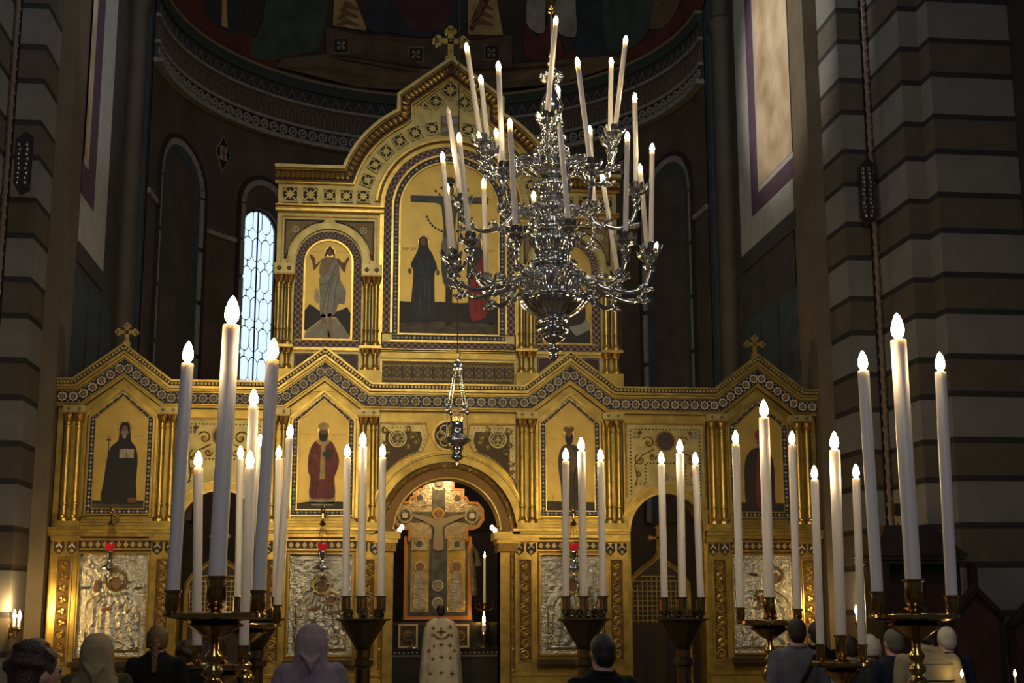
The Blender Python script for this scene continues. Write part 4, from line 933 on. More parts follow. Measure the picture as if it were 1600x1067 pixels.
# ---- silver-clad icons of the lower storey
def silver(c, w, label, faces, seed):
    z0, z1 = 1.06, 2.26; h = z1-z0; r = thing('silver_icon', label, 'icon', (c, 0, z0), 'silver-clad icons in the lower storey')
    nx, nz = 72, 104; m = MB(); vs = []; rnd = random.Random(seed)
    for k in range(nz+1):
        for i in range(nx+1):
            u, v = i/nx-.5, k/nz; e = min(.5-abs(u), (v if v < .5 else 1-v)*h/w)
            p = V((u*7+seed, v*9, seed)); hgt = 0
            if e < .085: hgt = .010*abs(MN.noise(V((u*40, v*52, seed)))) + .006*(1 if .07 < e else 0)
            else:
                body = max(0, 1-((u)/.42)**2-((v-.22)/.55)**2)
                hgt = .022*sqrt(body) + .011*abs(MN.noise(p*1.8)) + .008*abs(MN.noise(p*4.5))
                if body > .05: hgt += .006*sin(38*(u*(1.2+.5*sin(v*5+seed))+.5*abs(u)+.3*MN.noise(p*.35)))*min(1, body*3)*max(0, MN.noise(p*.8)+.35)
                bw = .40 if v < .50 else (.40-.30*((v-.50)/.14)**1.5 if v < .64 else 0)
                bw += .03*MN.noise(V((v*9, seed, 0)))
                if abs(u-.02) < bw: hgt += .016+.007*sin(30*(u-.02)/max(bw, .1)*(.4+.6*v)+6*v+seed)
                for (fu, fv, fr, kind) in faces:
                    dd = sqrt(((u-fu)*w)**2+((v-fv)*h)**2)/w
                    if kind == 'f':
                        if dd < fr*1.75: hgt = .012+(.012*max(0, cos((dd/fr-1.1)*2.2)))+.004*sin(16*math.atan2(v-fv, u-fu))*(1 if dd > fr*1.2 else 0)
                        if dd < fr: hgt = .004
            vs.append((c+u*w, -.012-hgt, z0+v*h))
    m.add(vs, [(k*(nx+1)+i, k*(nx+1)+i+1, (k+1)*(nx+1)+i+1, (k+1)*(nx+1)+i) for k in range(nz) for i in range(nx)])
    m.build('silver_cover', SILVERREL, r, 'all')
    for (fu, fv, fr, kind) in faces:
        x, z = c+fu*w, z0+fv*h
        if kind == 'f':
            f = MB(); f.disc(x, z, fr*w*.62, -.064, -.008, 16, fr*w*.9); f.build('painted_face', PFACE, r)
            f = MB(); f.ring(x, z+.02, fr*w*1.15, fr*w*1.45, -.066, -.012, 22); f.build('gilt_halo', mat('gilt_halo', (.50, .34, .10), .25, .9), r)
            f = MB(); f.arc(x, z, fr*w*.7, fr*w*1.1, 20, 160, -.070, -.01, 12); f.build('hair_band', SILVER if kind == 'x' else SILVERREL, r)
        elif kind == 'h':
            f = MB(); f.prism(smoothpoly([(x-.06, z-.025), (x-.08, z), (x-.01, z+.022), (x+.05, z+.02), (x+.06, z-.01), (x, z-.015)], 3), -.072, -.01); f.build('painted_hand', PFACE, r)
        elif kind == 'v':
            f = MB(); f.prism(smoothpoly([(x-.025, z-.06), (x-.03, z+.01), (x-.015, z+.07), (x+.005, z+.075), (x+.025, z+.02), (x+.02, z-.06)], 3), -.072, -.01); f.build('painted_hand', PFACE, r)
        else:
            f = MB(); f.box(x-.045, x+.045, -.05, -.01, z-.013, z+.013); f.build('dark_plate', BROWN, r)
    for q in range(2):
        t = .03; o = [(c-w/2-t, z0-t), (c+w/2+t, z0-t), (c+w/2+t, z1+t), (c-w/2-t, z1+t)]; a, b = (0, t*.55) if q else (t*.55, t)
        ex = lambda d: [(c-w/2-d, z0-d), (c+w/2+d, z0-d), (c+w/2+d, z1+d), (c-w/2-d, z1+d)]
        f = MB(); f.quadstrip(ex(a), ex(b), -.05-.02*q, 0, True); f.build('frame', GOLD2 if q else BRONZEGOLD, r)
    MB().box(c-w/2-.05, c+w/2+.05, -.20, 0, z0-.12, z0-.06).build('icon_shelf', BRONZE, r)
silver(-4.0, .80, 'silver-covered icon with a single blessing figure, leftmost in the lower storey', [(.05, .72, .115, 'f'), (-.24, .68, .05, 'v'), (-.06, .46, .06, 'h'), (-.40, .665, .03, 'p'), (.38, .665, .03, 'p')], 1)
silver(-1.54, .76, 'silver-covered icon of mother and child, left of the central doorway', [(.02, .68, .105, 'f'), (.17, .55, .075, 'f'), (-.08, .46, .06, 'h'), (.22, .42, .06, 'h')], 2)
silver(1.54, .76, 'silver-covered icon partly hidden by candles, right of the central doorway', [(.02, .70, .12, 'f'), (.20, .60, .07, 'f'), (-.05, .45, .05, 'h')], 3)
silver(4.0, .80, 'silver-covered icon with small crowned heads, rightmost in the lower storey', [(-.05, .56, .07, 'f'), (.18, .78, .09, 'f'), (-.05, .46, .05, 'h'), (-.16, .80, .03, 'p')], 4)
# ================================================================== CHANDELIER
CH = at(865, 562, -7.0); CHX, CHY = CH.x, CH.y
SCL = 10.0/FPX*1.012
def zpx(y): return at(865, y, -7.0).z
chan = thing('chandelier', 'large silver chandelier with three tiers of curved arms and tall electric candles', 'chandelier', (CHX, CHY, zpx(562)))
def sec(name, pts, lobes=0, amp=0., seg=40, mt=SILVER):
    m = MB(); m.lathe([(r*SCL*1.14, zpx(y)) for r, y in pts], (CHX, CHY, 0), seg, lobes, amp); return m.build(name, mt, chan, 'all')
sec('finial', [(.5, 565), (5, 562), (7, 557), (5, 552), (9, 549), (11, 545), (5, 541), (4, 538), (8, 535), (14, 531), (17, 527), (13, 523)])
sec('pendant_knop', [(13, 523), (20, 519), (22, 513), (20, 508), (16, 506), (19, 503), (21, 500), (19, 497)], 12, .06)
sec('bowl', [(19, 498), (24, 495), (33, 489), (42, 481), (47, 474), (49, 470), (47, 467), (40, 465)], 18, .03, 54)
sec('bowl_rim', [(40, 466), (50, 468), (51, 465), (47, 462), (40, 461)], 24, .04, 72)
sec('lower_vase', [(34, 462), (31, 456), (33, 448), (37, 440), (38, 432), (34, 424), (27, 418)], 16, .05, 64)
sec('collar', [(27, 418), (33, 415), (34, 411), (30, 408), (25, 405)], 20, .05, 60)
sec('middle_vase', [(25, 405), (22, 399), (26, 391), (31, 383), (32, 376), (28, 369), (21, 364)], 14, .06, 56)
sec('collar', [(21, 364), (27, 361), (28, 357), (23, 354)], 16, .05, 48)
sec('neck', [(22, 354), (17, 346), (20, 336), (25, 330), (26, 324), (20, 318)], 14, .05, 56)
sec('upper_vase', [(20, 318), (16, 310), (21, 302), (26, 296), (27, 289), (22, 284), (17, 281)], 14, .06, 56)
sec('canopy', [(17, 281), (28, 276), (38, 270), (40, 266), (30, 262), (20, 258), (15, 252)], 10, .09, 60)
sec('upper_knop', [(15, 252), (20, 247), (25, 242), (26, 236), (20, 231), (12, 228)], 14, .06, 56)
sec('upper_knop', [(12, 228), (16, 224), (19, 218), (18, 212), (12, 208), (9, 205)], 12, .06, 48)
sec('upper_knop', [(9, 205), (15, 201), (18, 195), (16, 189), (10, 185)], 12, .06, 48)
sec('top_vase', [(10, 185), (13, 180), (16, 174), (17, 166), (13, 154), (9, 144), (8, 136), (9, 130)])
sec('top_crown', [(9, 130), (14, 126), (17, 122), (16, 117), (11, 114), (6, 109), (3, 104)], 12, .08, 48)
m = MB(); hx = CHX
m.tube([(hx+.03*sin(i*.55)*(1-i/24), CHY, zpx(104)+i*.006) for i in range(22)], .012, 7); m.tube([(hx-.03*sin(i*.55)*(1-i/24), CHY, zpx(104)+i*.006) for i in range(22)], .012, 7)
m.ring; m.build('hook', BRASS, chan, True)
m = MB(); m.lathe([(.010, zpx(80)), (.010, zpx(22)), (.030, zpx(20)), (.014, zpx(17)), (.026, zpx(14)), (.042, zpx(8)), (.05, zpx(2)), (.02, zpx(-2)), (.012, zpx(-40)), (.012, zpx(-40)+2)], (CHX, CHY, 0), 12); m.build('suspension_rod', BRASS, chan, True)
def cupmesh():
    s = .92; m = MB()
    m.lathe([(.010, -.16), (.026, -.15), (.032, -.13), (.018, -.11), (.024, -.095), (.038, -.08), (.040, -.065), (.022, -.05), (.030, -.04), (.055, -.028), (.072, -.008), (.078, .002), (.07, .004), (.03, 0)], (0, 0, 0), 30, 10, .05)
    for k in range(10):
        a = 2*pi*k/10; T = lambda r, z, da: (r*cos(a+da), r*sin(a+da), z)
        m.add([T(.070, -.01, -.26), T(.070, -.01, .26), T(.086, .03, .2), T(.094, .05, 0), T(.086, .03, -.2), T(.062, .0, 0), T(.080, .04, 0)], [(0, 1, 2, 3, 4), (0, 5, 1), (0, 4, 6, 5), (1, 5, 6, 2), (2, 6, 3), (3, 6, 4)])
    m.lathe([(.020, 0), (.026, .01), (.022, .02), (.027, .035), (.024, .06), (.028, .068), (.020, .07)], (0, 0, 0), 14)
    return m.mesh('drip_cup', SILVER, True)
CUP = cupmesh()
bz = [(.30, 0), (.55, .06), (.88, .16), (1.0, .32), (.92, .52), (.66, .74), (.32, .92), (.02, 1.0)]
def bulbprof(r, h): return [(r*a, h*b) for a, b in bz]
def bulb_at(base, ax, r, h, par, on=True):
    m = MB(); m.lathe(bulbprof(r, h), base, 10, axis=ax); return m.build('bulb' if on else 'unlit_bulb', BULB if on else OFFBULB, par, 'all', base)
def arm(base_px, top_px, R, sgn, z_att, on=True, rad=.0195):
    c = at(*base_px, CHY); dx = max(-R*.99, min(R*.99, c.x-CHX)); dy = -sgn*sqrt(max(R*R-dx*dx, .0001))      # sgn +1: towards the nave
    Y = CHY+dy; b = at(*base_px, Y); dx = b.x-CHX; rr = sqrt(dx*dx+dy*dy); ux, uy = dx/rr, dy/rr
    t = at(top_px[0], top_px[1]+7, Y); zc = b.z-.05
    P = lambda r, z: (CHX+ux*r, CHY+uy*r, z)
    za = z_att; low = min(zc-.20, za-.02)
    pts = [P(.08, za-.03), P(.13, za+.06), P(.20, za+.105), P(.28, za+.08), P(.36*rr/.75+.02, (za+.02)*.6+low*.4), P(rr*.62, low+.01), P(rr*.78, low-.015), P(rr*.93, low+.03), P(rr, zc-.14)]
    q = smoothpoly(pts, 5, False); m = MB(); n = len(q); m.tube(q, [.026-.010*i/n for i in range(n)], 8)
    a = m.build('arm', SILVER, chan, 'all', P(.08, za))
    for k, (f, s) in enumerate(((.10, 1), (.42, -1), (.60, 1), (.86, -1))):
        m = MB(); p = V(q[int(f*(n-1))]); tdir_ = (V(q[int(f*(n-1))+1])-p).normalized(); nrm = V((-uy, ux, 0)); up = tdir_.cross(nrm)*s
        for w_ in (-1, 0, 1):
            e = p+tdir_*(.07-.015*abs(w_))+up*.055+nrm*(.035*w_); mid = p+tdir_*.02+up*.038+nrm*.02*w_
            m.tube([p+up*.012, mid, e, e+tdir_*(-.02)+up*.012], [.016, .018, .011, .004], 6)
        m.ell(p, .032, 10, 6); m.build('acanthus_leaf', SILVER, a, 'all')
    base = V((b.x, b.y, zc)); put('drip_cup', CUP, a, base)
    ax = (t-base); L = ax.length; ax.normalize(); s0 = base+ax*.05
    m = MB(); m.lathe([(rad, 0), (rad, L-.06), (rad*.9, L-.052)], s0, 12, axis=ax); m.build('candle', WAX, a, True, s0)
    bulb_at(s0+ax*(L-.055), ax, rad*.98, .070, a, on)
z1, z2, z3 = zpx(452), zpx(352), zpx(268)
# lower tier                base          tip        radius  near(+)/far(-)
for bp, tp, s, on in (((705, 392), (692, 243), .4, 1), ((734, 366), (718, 213), 1, 1), ((806, 356), (797, 191), 1, 1), ((889, 346), (875, 197), 1, 0), ((977, 366), (980, 211), 1, 1), ((1017, 382), (1019, 229), .4, 1), ((1012, 392), (1001, 261), -1, 1), ((966, 424), (942, 275), -1, 1), ((838, 428), (834, 303), -1, 1), ((760, 430), (756, 284), -1, 1), ((712, 408), (699, 291), -1, 1)):
    R = .78 if abs(bp[0]-865) < 150 or True else .8
    arm(bp, tp, max(R, 0), 1 if s > 0 else -1, z1, bool(on))
for bp, tp, s, on in (((722, 306), (701, 172), 1, 0), ((786, 256), (779, 101), 1, 1), ((923, 250), (903, 95), 1, 1), ((994, 288), (992, 150), 1, 1), ((928, 318), (922, 201), -1, 1), ((792, 322), (776, 205), -1, 1)):
    arm(bp, tp, .67, s, z2, bool(on))
for bp, tp, s, on in (((752, 212), (730, 72), 1, 1), ((764, 228), (752, 122), -1, 1), ((854, 178), (868, 30), 1, 1), ((878, 252), (872, 138), -1, 1), ((953, 213), (955, 94), -1, 1), ((960, 198), (977, 60), 1, 1)):
    arm(bp, tp, .52, s, z3, bool(on))

# ================================================================== CANDLE STANDS
def candle(lbl, base, tip, r, grp, par=None):
    base, tip = V(base), V(tip); ax = tip-base; L = ax.length; ax.normalize()
    o = thing('electric_candle', lbl, 'candle', base, grp)
    hb = r*3.4
    m = MB(); m.lathe([(r, 0), (r, L-hb-.012), (r*.93, L-hb-.004), (r*.55, L-hb), (r*.42, L-hb+.012)], base, 20, axis=ax); m.build('candle_tube', WAX, o, True, base)
    bulb_at(base+ax*(L-hb+.004), ax, r*.86, hb, o); return o
def brass_stand(label, c, zp, hp, prof, lobes=0, low=False, rp=.28):
    o = thing('candle_stand', label, 'candle stand', (c.x, c.y, FL), 'brass candle stands')
    m = MB(); m.lathe([(rp*.4, zp-.055), (rp*.92, zp-.03), (rp, zp-.022), (rp, zp), (rp*.95, zp+.006), (rp*.9, zp-.004), (.03, zp-.004)], (c.x, c.y, 0), 40); m.build('plate', BRASS, o, True)
    m = MB(); m.lathe([(.05, zp-.16), (rp*.35, zp-.12), (rp*.62, zp-.07), (rp*.45, zp-.045)], (c.x, c.y, 0), 32); m.build('under_bowl', BRASS, o, True)
    pr = [(.17, FL), (.19, FL+.03), (.15, FL+.06), (.06, FL+.14), (.04, FL+.35), (.06, FL+.40), (.035, FL+.45), (.035, zp-.62), (.05, zp-.60), (.03, zp-.56), (.075, zp-.50), (.085, zp-.45), (.05, zp-.40), (.03, zp-.38), (.055, zp-.35), (.055, zp-.33), (.03, zp-.31), (.05, zp-.27), (.05, zp-.25), (.028, zp-.22), (.03, zp-.05)]
    m = MB(); m.lathe(pr, (c.x, c.y, 0), 28); m.build('column', BRASS, o, 'all')
    return o
def socket(o, p, r, h, mt=BRASS):
    m = MB(); m.lathe([(r*1.0, -.045), (r*1.5, -.03), (r*.7, -.015), (r*1.0, 0), (r*1.12, .01), (r*1.12, h-.02), (r*1.35, h-.015), (r*1.38, h), (r*1.05, h+.002), (r*1.02, h*.5)], p, 18); m.build('socket', mt, o, True)
def stand3(label, Y, tips, bases, rads, zp_px, rp, kind, who, hs=.155, cz=None):
    pb = [at(b[0], b[1], Y) for b in bases]; ctr = at((bases[0][0]+bases[2][0])/2, zp_px, Y)
    if kind == 'brass': o = brass_stand(label, ctr, ctr.z, 0, None, rp=rp)
    else: o = bronze_stand(label, ctr, ctr.z, rp)
    dyo = (-.10, .12, -.06) if kind == 'brass' else (0, 0, 0)
    for i in range(3):
        p = pb[i]; t = at(tips[i][0], tips[i][1], Y)
        hz = max(.07, p.z-ctr.z-.02)
        sh = min(hs, hz); q = V((p.x, p.y, p.z-sh))
        if kind == 'brass': socket(o, q, rads[i], sh)
        else: octsocket(o, q, rads[i], sh)
        if q.z-ctr.z > .05:
            m = MB(); m.lathe([(rads[i]*.9, ctr.z-.005), (rads[i]*.5, ctr.z+.02), (rads[i]*.45, q.z-.05), (rads[i]*.9, q.z-.03)], (p.x, p.y, 0), 14); m.build('socket_stem', BRASS if kind == 'brass' else BRONZE, o, True)
        w_ = ('left', 'tall middle', 'right')[i]
        candle('%s ivory electric candle on the %s' % (w_, who), (p.x, p.y, p.z-.05), t, rads[i], 'ivory electric candles on floor stands')
    return o
def octsocket(o, p, r, h):
    m = MB(); m.lathe([(r*.8, -.05), (r*.8, -.02), (r*1.1, 0), (r*1.35, .015), (r*1.35, h-.012), (r*1.75, h-.008), (r*1.75, h), (r*1.05, h)], p, 8); m.build('socket', BRONZE, o)
    m = MB()
    for k in range(8):
        a = 2*pi*(k+.5)/8; R = r*1.35*cos(pi/8)+.002; x, y = p.x+R*cos(a), p.y+R*sin(a); tx, ty = -sin(a), cos(a); w_ = r*.30
        m.add([(x-tx*w_, y-ty*w_, p.z+.03), (x+tx*w_, y+ty*w_, p.z+.03), (x+tx*w_, y+ty*w_, p.z+h-.025), (x-tx*w_, y-ty*w_, p.z+h-.025)], [(0, 1, 2, 3)])
    m.build('socket_panel', BRASS, o)
def bronze_stand(label, c, zp, rp):
    o = thing('candle_stand', label, 'candle stand', (c.x, c.y, FL), 'dark bronze candle stands')
    m = MB(); m.lathe([(rp*.20, zp-.30), (rp*.28, zp-.27), (rp*.80, zp-.035), (rp*.84, zp-.02), (rp*.98, zp-.012), (rp, zp), (rp*.9, zp+.008), (.03, zp+.01)], (c.x, c.y, 0), 8); m.build('cone_bowl', BRONZE, o)
    m = MB(); m.lathe([(.20, FL), (.20, FL+.06), (.12, FL+.10), (.075, FL+.16), (.075, zp-.46), (.105, zp-.44), (.105, zp-.39), (.075, zp-.37), (.075, zp-.29), (.10, zp-.28)], (c.x, c.y, 0), 8); m.build('column', BRONZE, o)
    for z0, z1 in ((zp-.36, zp-.30), (zp-.75, zp-.48)):
        for k in range(8):
            a = 2*pi*(k+.5)/8; R = .075*cos(pi/8)+.002; x, y = c.x+R*cos(a), c.y+R*sin(a); tx, ty = -sin(a)*.016, cos(a)*.016
            m = MB(); m.add([(x-tx, y-ty, z0), (x+tx, y+ty, z0), (x+tx, y+ty, z1), (x-tx, y-ty, z1)], [(0, 1, 2, 3)]); m.build('column_panel', BRASS, o)
    for k in range(8):
        a = 2*pi*k/8; R = rp*.72; x, y = c.x+R*cos(a), c.y+R*sin(a); rot = RZ(a+pi/2); m = MB()
        m.ring(0, .05, .028, .045, -.008, .008, 12); m.disc(0, .05, .018, -.01, .01, 6); m.prism([(-.05, 0), (.05, 0), (.035, .02), (-.035, .02)], -.008, .008); m.tube([(.05*q_, 0, .09-.02*abs(q_)) for q_ in (-1, -.5, 0, .5, 1)], .008, 5)
        m.v = [tuple(rot @ V(p)+V((x, y, zp+.008))) for p in m.v]; m.build('openwork_crest', BRONZE, o)
    return o
stand3('large brass candle stand with round plate at the left front', -8.4, ((295, 534), (364, 463), (428, 529)), ((270, 922), (339, 900), (404, 922)), (.040, .054, .040), 958, .285, 'brass', 'large brass stand at the left front')
stand3('large brass candle stand with round plate at the right front', -8.4, ((1347, 549), (1401, 490), (1468, 551)), ((1371, 924), (1427, 905), (1487, 930)), (.038, .052, .038), 960, .285, 'brass', 'large brass stand at the right front')
stand3('low brass candle stand half hidden behind the large left one', -7.0, ((310, 705), (349, 655), (391, 705)), ((308, 1008), (345, 992), (381, 1008)), (.034, .040, .034), 1038, .22, 'brass', 'low brass stand at the left')
stand3('low brass candle stand in front of the right pier', -7.0, ((1272, 728), (1303, 675), (1337, 726)), ((1282, 1006), (1314, 992), (1347, 1007)), (.030, .040, .030), 1034, .22, 'brass', 'low brass stand by the right pier')
stand3('brass candle stand before the left side doorway', -4.7, ((345, 668), (397, 608), (454, 664)), ((338, 945), (386, 930), (433, 945)), (.034, .046, .034), 975, .29, 'brass', 'brass stand before the left side doorway')
stand3('brass candle stand before the right silver icon beside a man in blue', -4.7, ((1149, 673), (1193, 625), (1237, 674)), ((1157, 949), (1202, 933), (1246, 951)), (.036, .048, .036), 970, .29, 'brass', 'brass stand before the rightmost silver icon')
stand3('dark bronze candle stand partly hidden left of the mother and child icon', -3.4, ((376, 697), (407, 679), (436, 697)), ((372, 932), (402, 932), (431, 932)), (.034, .034, .034), 967, .27, 'bronze', 'bronze stand left of the mother and child icon')
stand3('dark bronze candle stand left of the central doorway', -3.4, ((543, 695), (567, 676), (598, 695)), ((540, 931), (565, 931), (595, 931)), (.036, .040, .036), 967, .27, 'bronze', 'dark bronze stand left of the central doorway')
stand3('dark bronze candle stand right of the central doorway', -3.4, ((884, 701), (908, 684), (938, 702)), ((884, 931), (912, 931), (942, 931)), (.036, .040, .036), 967, .27, 'bronze', 'dark bronze stand right of the central doorway')
stand3('dark bronze candle stand before the right side doorway', -3.4, ((1033, 706), (1062, 687), (1086, 707)), ((1038, 933), (1066, 933), (1095, 933)), (.036, .040, .036), 967, .27, 'bronze', 'dark bronze stand before the right side doorway')

# ================================================================== HANGING LAMPS
L0 = at(714, 720, -1.5); LX, LY = L0.x, L0.y
def zl(y): return at(714, y, LY).z
sl = 15.5/FPX
lamp = thing('hanging_lamp', 'large silver sanctuary lamp hanging on chains before the central arch', 'lamp', (LX, LY, zl(732)))
m = MB(); m.lathe([(r*sl, zl(y)) for r, y in ((.5, 733), (3, 730), (2, 727), (4, 723), (3, 720), (9, 717), (10, 713), (7, 710), (8, 705), (10, 701), (9, 697), (14, 694), (21, 690), (22, 687), (18, 684), (13, 680), (11, 676), (12, 672), (13, 669), (9, 667), (10, 662), (9, 659))], (LX, LY, 0), 32, 10, .03); m.build('lamp_body', SILVER, lamp, 'all')
m = MB(); m.lathe([(r*sl, zl(y)) for r, y in ((8, 661), (10, 652), (9, 651), (7, 660))], (LX, LY, 0), 20, 10, .1); m.build('crown_rim', BRASS, lamp)
m = MB(); m.lathe([(r*sl, zl(y)) for r, y in ((4, 655), (5, 648), (3, 642), (.5, 640))], (LX, LY, 0), 12); m.build('oil_glass', mat('lamp_glass', (.5, .3, .25), .15), lamp, True)
for k in range(4):
    a = k*pi/2+.5; R = 19*sl; x, y = LX+R*cos(a), LY+R*sin(a); m = MB()
    for i in range(22):
        t = i/21; zz = zl(642)+(zl(578)-zl(642))*t; rr = R*(1-.72*t); m.ell((LX+rr*cos(a), LY+rr*sin(a), zz), (.008, .008, .016), 5, 4)
    m.tube([(LX+20*sl*cos(a), LY+20*sl*sin(a), zl(686)), (x*1.0, y, zl(660)), (x, y, zl(644))], .006, 5)
    stuff(m.build('chain', SILVER, lamp)); m = MB(); m.lathe([(.005, zl(648)), (.028, zl(644)), (.030, zl(641)), (.010, zl(638)), (.018, zl(635)), (.004, zl(632))], (x, y, 0), 10); m.build('chain_boss', SILVER, lamp, True)
m = MB(); m.lathe([(r*sl, zl(y)) for r, y in ((9, 579), (10, 576), (7, 573), (8, 569), (4, 565), (2, 562))], (LX, LY, 0), 16, 8, .06); m.build('top_crown', SILVER, lamp, True)
m = MB(); m.tube([(LX, LY, zl(563)), (LX+.03, LY, zl(557)), (LX+.03, LY, zl(552)), (LX-.005, LY, zl(550)), (LX, LY, zl(546))], .007, 6); m.tube([(LX, LY, zl(548)), (LX, LY, 12.0)], .007, 5); m.build('suspension_cord', mat('dark_cord', (.02, .018, .015), .6), lamp)

def votive(cpx, label):
    Y = -.42; c = at(cpx, 870, Y); x = c.x; Zv = lambda y: at(cpx, y, Y).z; s = 16.6/FPX
    o = thing('votive_lamp', label, 'lamp', (x, Y, Zv(905)), 'small lamps hanging before the lower icons')
    m = MB(); m.tube([(x+.02, -.05, Zv(800)), (x+.02, -.2, Zv(806)), (x, Y, Zv(801)), (x, Y, Zv(810))], .012, 6); m.ell((x, Y, Zv(797)), (.03, .03, .045), 10, 8); m.ell((x, Y, Zv(790)), .016, 8, 6); m.build('bracket', BRASS, o, True)
    m = MB(); m.lathe([(.008, Zv(822)), (.04, Zv(820)), (.035, Zv(817)), (.012, Zv(813)), (.008, Zv(808))], (x, Y, 0), 12); m.build('smoke_bell', BRASS, o, True)
    for k in range(3):
        a = k*2.09+.4; m = MB()
        for i in range(14):
            t = i/13; rr = .075-.055*t; m.ell((x+rr*cos(a), Y+rr*sin(a), Zv(850)+(Zv(820)-Zv(850))*t), (.004, .004, .008), 4, 3)
        stuff(m.build('chain', BRASS, o))
    m = MB(); m.lathe([(.052, Zv(848)), (.056, Zv(852)), (.045, Zv(860)), (.03, Zv(865))], (x, Y, 0), 16); m.build('red_glass', mat('ruby_glass', (.45, .01, .015), .12, emit=(.6, .02, .02), es=.25), o, True)
    m = MB(); m.lathe([(.004, Zv(904)), (.014, Zv(900)), (.016, Zv(897)), (.008, Zv(894)), (.022, Zv(891)), (.10, Zv(889)), (.105, Zv(886)), (.06, Zv(883)), (.028, Zv(880)), (.024, Zv(874)), (.036, Zv(868)), (.048, Zv(862)), (.045, Zv(860)), (.02, Zv(866))], (x, Y, 0), 24, 8, .06); m.build('silver_holder', SILVER, o, 'all')
    return o
votive(171, 'small silver lamp with ruby glass before the leftmost silver icon'); votive(503, 'small silver lamp with ruby glass before the mother and child icon'); votive(897, 'small silver lamp behind candles right of the central doorway')
# ================================================================== SANCTUARY BEHIND THE DOORS
AGED = mat('aged_silver_gilt', (.42, .36, .24), .30, .8, var=.4, vs=14, bump=.3, bs=40)
AGEDD = mat('dark_tarnished_silver', (.10, .10, .085), .35, .5, var=.5, vs=12)
ORANGEF = mat('orange_gilt_frame', (.50, .20, .045), .4, .4)
YC = 2.6; cc_ = at(684, 900, YC); CX = cc_.x
def zc2(y): return at(684, y, YC).z
u = 19.6/FPX
cr = thing('altar_cross_icon', 'large silver-gilt cross-shaped icon with lobed arms behind the central doorway', 'icon', (CX, YC, zc2(968)))
def cxy(px, py): return (CX+(px-684)*u, zc2(py))
def cpoly(name, mt, pts, y0, y1, sm=1):
    q = [cxy(*p) for p in pts]; q = smoothpoly(q, sm) if sm > 1 else q; return MB().prism(q, YC+y0, YC+y1).build(name, mt, cr)
cpoly('frame', ORANGEF, [(632, 838), (736, 838), (736, 968), (632, 968)], -.02, .10)
cpoly('back_panel', AGEDD, [(638, 836), (730, 836), (730, 962), (638, 962)], -.03, .05)
cpoly('lobed_cross', AGED, [(640, 842), (640, 826), (632, 826), (622, 822), (615, 812), (616, 796), (624, 787), (638, 786), (642, 778), (650, 778), (650, 766), (662, 766), (662, 750), (674, 744), (684, 740), (694, 744), (706, 750), (706, 766), (718, 766), (718, 778), (726, 778), (730, 786), (744, 787), (752, 796), (753, 812), (746, 822), (736, 826), (728, 826), (728, 842)], -.04, .06)
m = MB(); o = [cxy(*p) for p in [(640, 846), (640, 826), (632, 826), (622, 822), (615, 812), (616, 796), (624, 787), (638, 786), (642, 778), (650, 778), (650, 766), (662, 766), (662, 750), (674, 744), (684, 740), (694, 744), (706, 750), (706, 766), (718, 766), (718, 778), (726, 778), (730, 786), (744, 787), (752, 796), (753, 812), (746, 822), (736, 826), (728, 826), (728, 846)]]
m.strip(o, -.008, .022, YC-.07, YC+.06); m.build('cross_rim', ORANGEF, cr)
cpoly('cross_beam', AGEDD, [(626, 800), (742, 800), (742, 816), (626, 816)], -.055, 0); cpoly('cross_post', AGEDD, [(674, 748), (694, 748), (694, 958), (674, 958)], -.05, 0)
for (x, y, r) in ((632, 806, 12), (736, 806, 12), (684, 756, 11)):
    m = MB(); a = cxy(x, y); m.ring(a[0], a[1], r*u*.75, r*u, YC-.075, YC, 18); m.build('roundel', AGED, cr); m = MB(); m.disc(a[0], a[1], r*u*.4, YC-.085, YC, 10); m.build('roundel_head', mat('ivory_enamel', (.5, .42, .34), .5), cr)
for (x, y, w_, h_) in ((655, 778, 11, 14), (713, 778, 11, 14), (655, 850, 12, 10), (713, 850, 12, 10)):
    m = MB(); a = cxy(x, y); m.box(a[0]-w_*u, a[0]+w_*u, YC-.06, YC, a[1]-h_*u, a[1]+h_*u); b = m.build('ornament_plate', AGED, cr)
    m = MB(); m.disc(a[0], a[1], 5*u, YC-.075, YC, 8); m.build('ornament_boss', AGEDD, cr)
cpoly('crucified_body', mat('pale_enamel', (.25, .20, .125), .4), [(676, 858), (678, 830), (672, 820), (655, 812), (640, 806), (641, 803), (660, 806), (676, 810), (684, 811), (692, 810), (708, 806), (727, 803), (728, 806), (713, 812), (696, 820), (690, 830), (692, 858)], -.08, 0, 2)
a = cxy(684, 803); m = MB(); m.ring(a[0], a[1], 6*u, 9.5*u, YC-.085, YC, 20); m.build('halo', mat('gilt_halo', (.50, .34, .10), .25, .9), cr); m = MB(); m.disc(a[0], a[1], 5*u, YC-.095, YC, 12, 6*u); m.build('head', PFACE, cr)
for x in (656, 712):
    cpoly('gilt_panel', mat('gilt_panel', (.46, .32, .08), .22, .9, bump=.4, bs=60), [(x-14, 838), (x+14, 838), (x+14, 956), (x-14, 956)], -.042, 0)
    cpoly('saint_robe', AGED, [(x-9, 950), (x-10, 925), (x-8, 902), (x-4, 893), (x+4, 893), (x+8, 902), (x+10, 925), (x+9, 950)], -.075, 0, 3); a = cxy(x, 886); m = MB(); m.disc(a[0], a[1], 5*u, YC-.08, YC, 12, 7*u); m.build('saint_head', PFACE, cr); m = MB(); m.ring(a[0], a[1], 7*u, 9*u, YC-.07, YC, 16); m.build('saint_halo', AGED, cr)
